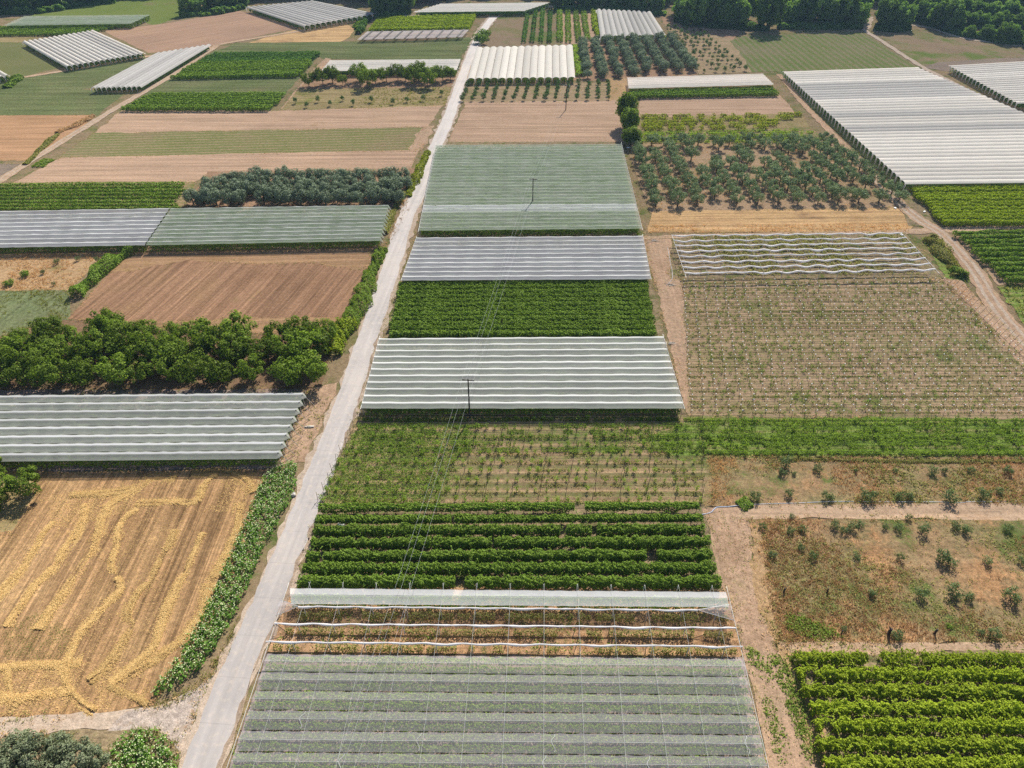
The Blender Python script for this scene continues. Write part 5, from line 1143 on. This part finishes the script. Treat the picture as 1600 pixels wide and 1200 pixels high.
for i, pts in enumerate(SW):
    L = smooth_line(WP(pts), .6); r = np.random.default_rng(700 + i); wd = .85 * [1.25, 1.1, 1.3, 1.2, 1.5, 1.1, 1.2, 1.1, 1.2, 1.6, 1.0, 1.3, .9, .8, .8][i]
    n = int(len(L) * 520); t = r.uniform(0, len(L) - 1.001, n); k = t.astype(int); P = L[k] + (L[k + 1] - L[k]) * (t - k)[:, None]
    d = L[k + 1] - L[k]; d /= np.linalg.norm(d, axis=1, keepdims=True); nn = np.stack([-d[:, 1], d[:, 0], d[:, 2] * 0], 1)
    nz = Nz(800 + i, .5); nz2 = Nz(820 + i, 1.6); off = r.normal(size=n) * .36 * wd * (1 + .35 * nz(P[:, 0], P[:, 1])) + .25 * nz(P[:, 1], P[:, 0])
    C = P + nn * off[:, None]; hh = np.maximum(0, 1 - (off / wd) ** 2); C[:, 2] = .06 + r.uniform(0, .17, n) * hh * (1 + .6 * nz2(C[:, 0], C[:, 1]))
    keep = nz2(C[:, 0], C[:, 1]) + .6 * nz(C[:, 0] * .7, C[:, 1]) + r.normal(size=n) * .5 > -.9; keep &= Nz(860 + i, 1.0)(off * 7, t * .16) + r.normal(size=n) * .5 > -.25; C = C[keep]
    V, Q = leaves(C, r.normal(size=(len(C), 3)) * .22 + [0, 0, 1], .19 * r.uniform(.5, 1.4, len(C)), .16, r)
    c0 = L[len(L) // 2]; o = obj('straw_windrow', mesh('straw_windrow', V - c0, Q, M['straw']), None, c0); tag(o, SWL[i], 'straw windrow', 'straw windrows on the cut field')
def scatter_straw(pts, dens, patch, seed, label):
    X_, Y_, r = scatter(pts, dens, patch, seed, .22); n = len(X_)
    V, Q = leaves(np.stack([X_, Y_, r.uniform(.03, .12, n)], 1), r.normal(size=(n, 3)) * .3 + [0, 0, 1], .17 * r.uniform(.5, 1.4, n), .16, r)
    tag(obj('loose_straw', mesh('loose_straw', V, Q, M['straw'])), label, 'straw', kind='stuff')
scatter_straw([(-100, 1030), (140, 1035), (230, 1050), (235, 1100), (130, 1112), (-100, 1126)], 50, -.2, 31, 'loose straw strewn over the near headland')
scatter_straw([(60, 780), (240, 742), (400, 738), (380, 800), (200, 800), (90, 830)], 40, -.05, 32, 'loose straw strewn over the far headland')
scatter_straw([(-100, 750), (410, 740), (330, 970), (240, 1090), (-100, 1120)], 10, -.1, 33, 'thin straw litter all over the cut field')
tufts('weeds', 'drygreen', [(4, 990), (60, 955), (112, 985), (100, 1030), (10, 1032)], 14, -.05, .10, .07, 5, 34, 'thin green regrowth on the cut field', 'weeds', True)

# ---- grass along verges
E = np.concatenate(EDGES); rr_ = np.random.default_rng(99)
E = np.repeat(E, 3, 0) + rr_.normal(size=(len(E) * 3, 2)) * .45
E = E[(Nz(5, .25)(E[:, 0], E[:, 1]) + .5 * rr_.normal(size=len(E)) > .1) & (E[:, 1] > 25) & (np.abs(E[:, 0]) < 40 + E[:, 1] * .95)]
RL = smooth_line(WP(ROAD)[:, :2], 1.5); dist = np.full(len(E), 1e9)
for k_ in range(0, len(RL), 40): dist = np.minimum(dist, np.sqrt(((E[:, None] - RL[None, k_:k_ + 40]) ** 2).sum(-1)).min(1))
E = E[dist > 3.0]; k_ = 6; n_ = len(E) * k_
Cc = np.repeat(np.concatenate([E, np.zeros((len(E), 1))], 1), k_, 0) + np.stack([rr_.normal(size=n_) * .18, rr_.normal(size=n_) * .18, rr_.uniform(.03, .32, n_)], 1)
V_, Q_ = leaves(Cc, rr_.normal(size=(n_, 3)) * .6 + [0, 0, 1], .10 * rr_.uniform(.5, 1.4, n_), .6, rr_)
tag(obj('weeds', mesh('weeds', V_, Q_, [M['drygreen'], M['dry']], np.repeat((rr_.uniform(size=len(E)) < .45).astype(int), k_))), 'rough weeds and dry grass along the field margins', 'weeds', kind='stuff')
tufts('weeds', 'drygreen', [(1100, 800), (1160, 795), (1190, 900), (1216, 1010), (1250, 1130), (1290, 1290), (1230, 1290), (1168, 1020), (1132, 910)], 2.2, .25, .2, .08, 6, 121, 'sparse weeds on the bare lane', 'weeds', True)
tufts('grass', 'drygreen', [(556, 650), (590, 526), (622, 440), (652, 370), (660, 372), (630, 436), (600, 522), (564, 648), (502, 785), (466, 915), (460, 915), (497, 790), (549, 655)], 2.2, -.1, .35, .09, 5, 101, 'half dry grass along the right side of the road', 'grass')
tufts('grass', 'dry', [(462, 900), (514, 735), (551, 650), (560, 655), (500, 790), (462, 915), (420, 1020), (358, 1200), (352, 1200), (412, 1020)], 2.0, .05, .25, .08, 5, 102, 'straw grass along the right road edge', 'grass')
tufts('weeds', 'drygreen', [(432, 728), (478, 612), (528, 598), (476, 720)], 1.2, .1, .35, .12, 5, 103, 'sparse weeds on the rubble between flapped cover and road', 'weeds', True)
tufts('grass', 'dry', [(-60, 456), (-60, 398), (170, 397), (106, 455)], 2.0, -.2, .5, .12, 6, 104, 'tall straw grass of the left scrub', 'grass')
tufts('grass', 'drygreen', [(-60, 570), (-60, 458), (110, 454), (106, 500), (10, 570)], 1.8, -.4, .4, .14, 6, 105, 'grey green grass of the left field', 'grass')
tufts('grass', 'dry', [(1012, 364), (1020, 352), (1420, 350), (1420, 363)], 2.0, -.1, .5, .12, 5, 106, 'dry grass fringe above the open trellis', 'grass')
tufts('weeds', 'drygreen', [(1556, 448), (1760, 444), (1760, 560), (1640, 560)], 1.4, -.3, .8, .2, 6, 107, 'dark rough weeds at the right edge beside the lane', 'weeds', True)
tufts('grass', 'dry', [(1480, 440), (1500, 440), (1640, 580), (1625, 600), (1590, 560)], 1.5, .0, .35, .1, 5, 108, 'dry grass between the leaning end posts and the lane', 'grass')
tufts('grass', 'dry', [(980, 228), (1290, 222), (1420, 325), (1016, 332)], .5, .0, .3, .2, 5, 109, 'dry grass under the right olive grove', 'grass')
tufts('grass', 'dry', [(565, 388), (640, 300), (650, 306), (618, 370), (600, 392)], 1.4, -.2, .5, .12, 5, 110, 'pale dry grass between the green cover and the road', 'grass')
tufts('grass', 'drygreen', [(444, 171), (470, 139), (710, 136), (694, 165)], .5, .1, .4, .25, 5, 111, 'yellow green grass below the bushy trees', 'grass')

# ================================================================== SMALL THINGS
p = W(459, 775); e = tag(empty('hydrant_box', p, .4), 'small grey concrete hydrant box at the left road edge beside the tall crop', 'hydrant')
obj('box', MB().add(*box((0, 0, .22), (.75, .6, .44))).mesh('box', M['stone']), e); obj('pipe', MB().add(*tube([(0, 0, .44), (0, 0, .75), (.3, 0, .78)], .07, .07, 7)).mesh('pipe', M['grey_pipe']), e)
def sack(x, y, s, label, seed, z=.0):
    b = MB(); r = np.random.default_rng(seed); nz = Nz(seed, 3.0, 6, 3); nu, nv = 12, 8; V = []
    for i in range(nu):
        for j in range(nv):
            th, ph = 2 * math.pi * i / nu, math.pi * j / (nv - 1); v = np.array([math.cos(th) * math.sin(ph), math.sin(th) * math.sin(ph) * .6, math.cos(ph) * .42]); v *= 1 + .22 * nz(*v); V.append(v * .5 + [0, 0, .2])
    Q = [(i * nv + j, ((i + 1) % nu) * nv + j, ((i + 1) % nu) * nv + j + 1, i * nv + j + 1) for i in range(nu) for j in range(nv - 1)]
    tag(obj('plastic_sack', mesh('plastic_sack', V, np.array(Q), M['white_plastic'], None, True), None, W(x, y) + [0, 0, z], seed, s), label, 'sack')
sack(534, 822, 1.3, 'white plastic sack between two vine rows of the tall leafy vineyard', 3)
sack(1444, 332, 1.1, 'white sack at the end of the right edge vine rows', 4)
sack(1398, 326, 1.0, 'pale bag by the end of the straw strip near the right lane', 5)
sack(982, 232, 1.2, 'pale bag at the foot of the round tree by the green net cover', 6)
sack(1408, 368, 1.2, 'white bag hanging low at the right end of the open trellis', 8)
def hose(name, pts, rad, mat, label, z=.07, wob=.12, seed=1):
    L = smooth_line(WP(pts), .8); nz = Nz(seed, .5); L[:, 1] += wob * nz(L[:, 0], L[:, 1]); L[:, 2] = z
    tag(obj(name, MB().add(*tube(L - L[0] * [1, 1, 0], rad, rad, 6)).mesh(name, M[mat]), None, L[0] * np.array([1, 1, 0])), label, 'hose')
hose('hose', [(1096, 804), (1104, 803), (1112, 800), (1119, 793), (1136, 792), (1153, 790)], .09, 'blue_hose', 'pale blue lay-flat hose curling to the end of the leafy vine rows', .1)
hose('irrigation_pipe', [(1153, 790), (1170, 789), (1230, 787), (1300, 784), (1400, 785), (1500, 786), (1530, 784), (X, 783)], .07, 'grey_pipe', 'long grey pipe along the upper side of the sandy path', .09)
hose('hose', [(1043, 387), (1046, 402), (1048, 414), (1050, 424), (1050, 436), (1044, 444), (1041, 447)], .055, 'grey_pipe', 'pale bent pipe on the bare lane left of the open trellis', .1)
for x, y, l, sd in ((1024, 377, 'heap of grey pipes beside the right corner of the whitish cover', 1), (1050, 446, 'heap of grey rubble below the bent pipe', 2), (1050, 537, 'low heap of grey debris at the corner of the grey cover', 3), (484, 668, 'pale concrete slab lying on the rubble by the road', 4)):
    c = W(x, y); r = np.random.default_rng(sd); b = MB()
    for k in range(9):
        q0 = np.array([r.normal() * .6, r.normal() * .35, .08 + r.uniform(0, .2)]); a = r.normal() * .4; dl = np.array([math.cos(a), math.sin(a), r.normal() * .1]) * r.uniform(.5, 1.3)
        if sd == 4: b.add(*box(q0 * [.8, .6, .5] + [0, 0, .02 * k], (1.3, .4, .1))) if k < 3 else None
        else: b.add(*tube([q0 - dl * .6, q0 + dl * .6], .05, .05, 5))
    tag(obj('debris_heap', b.mesh('debris_heap', M['stone']), None, c), l, 'debris')

# ================================================================== LIGHT, AIR, CAMERA
SUN_AZ, SUN_EL = R(18), R(43)
w = bpy.data.worlds.new('World'); sc.world = w; w.use_nodes = True; nt = w.node_tree; nt.nodes.clear()
sky = nt.nodes.new('ShaderNodeTexSky'); sky.sky_type = 'NISHITA'; sky.sun_disc = False; sky.sun_elevation = SUN_EL; sky.sun_rotation = SUN_AZ; sky.air_density = 1.0; sky.dust_density = 1.0
bg = nt.nodes.new('ShaderNodeBackground'); bg.inputs[1].default_value = .065; ou = nt.nodes.new('ShaderNodeOutputWorld')
nt.links.new(sky.outputs[0], bg.inputs[0]); nt.links.new(bg.outputs[0], ou.inputs[0])
sd = bpy.data.lights.new('sun', 'SUN'); sd.energy = 5.0; sd.angle = R(.53); sd.color = (1, .94, .84)
so_ = bpy.data.objects.new('sun', sd); col.objects.link(so_)
dv = Vector((math.sin(SUN_AZ) * math.cos(SUN_EL), math.cos(SUN_AZ) * math.cos(SUN_EL), math.sin(SUN_EL)))
so_.rotation_euler = (-dv).to_track_quat('-Z', 'Y').to_euler(); so_.location = (0, 0, 200)
HAZE = .00008
if HAZE:
    t = NT('haze_air'); pv = t.n('ShaderNodeVolumePrincipled', None, Color=(.42, .66, 1.0, 1), Density=HAZE, Anisotropy=.3)
    t.n('ShaderNodeOutputMaterial', None, Volume=pv.outputs[0])
    Vb, Qb = box((0, 350, 47), (1600, 1000, 96))
    tag(obj('haze', mesh('haze', Vb, Qb, t.m)), kind='stuff')
cd = bpy.data.cameras.new('camera'); cd.sensor_fit = 'HORIZONTAL'; cd.sensor_width = 36; cd.lens = 36 * F / 1600; cd.clip_start = .5; cd.clip_end = 8000
cam = bpy.data.objects.new('camera', cd); col.objects.link(cam); cam.location = (0, 0, H); cam.rotation_euler = (math.pi / 2 - TH, 0, 0); sc.camera = cam
vs = sc.view_settings; vs.view_transform = 'Standard'; vs.look = 'None'; vs.gamma = 1; vs.use_curve_mapping = False; vs.exposure = .86
sc.cycles.transparent_max_bounces = 24; sc.cycles.max_bounces = 6; sc.cycles.volume_bounces = 0; sc.cycles.use_denoising = False
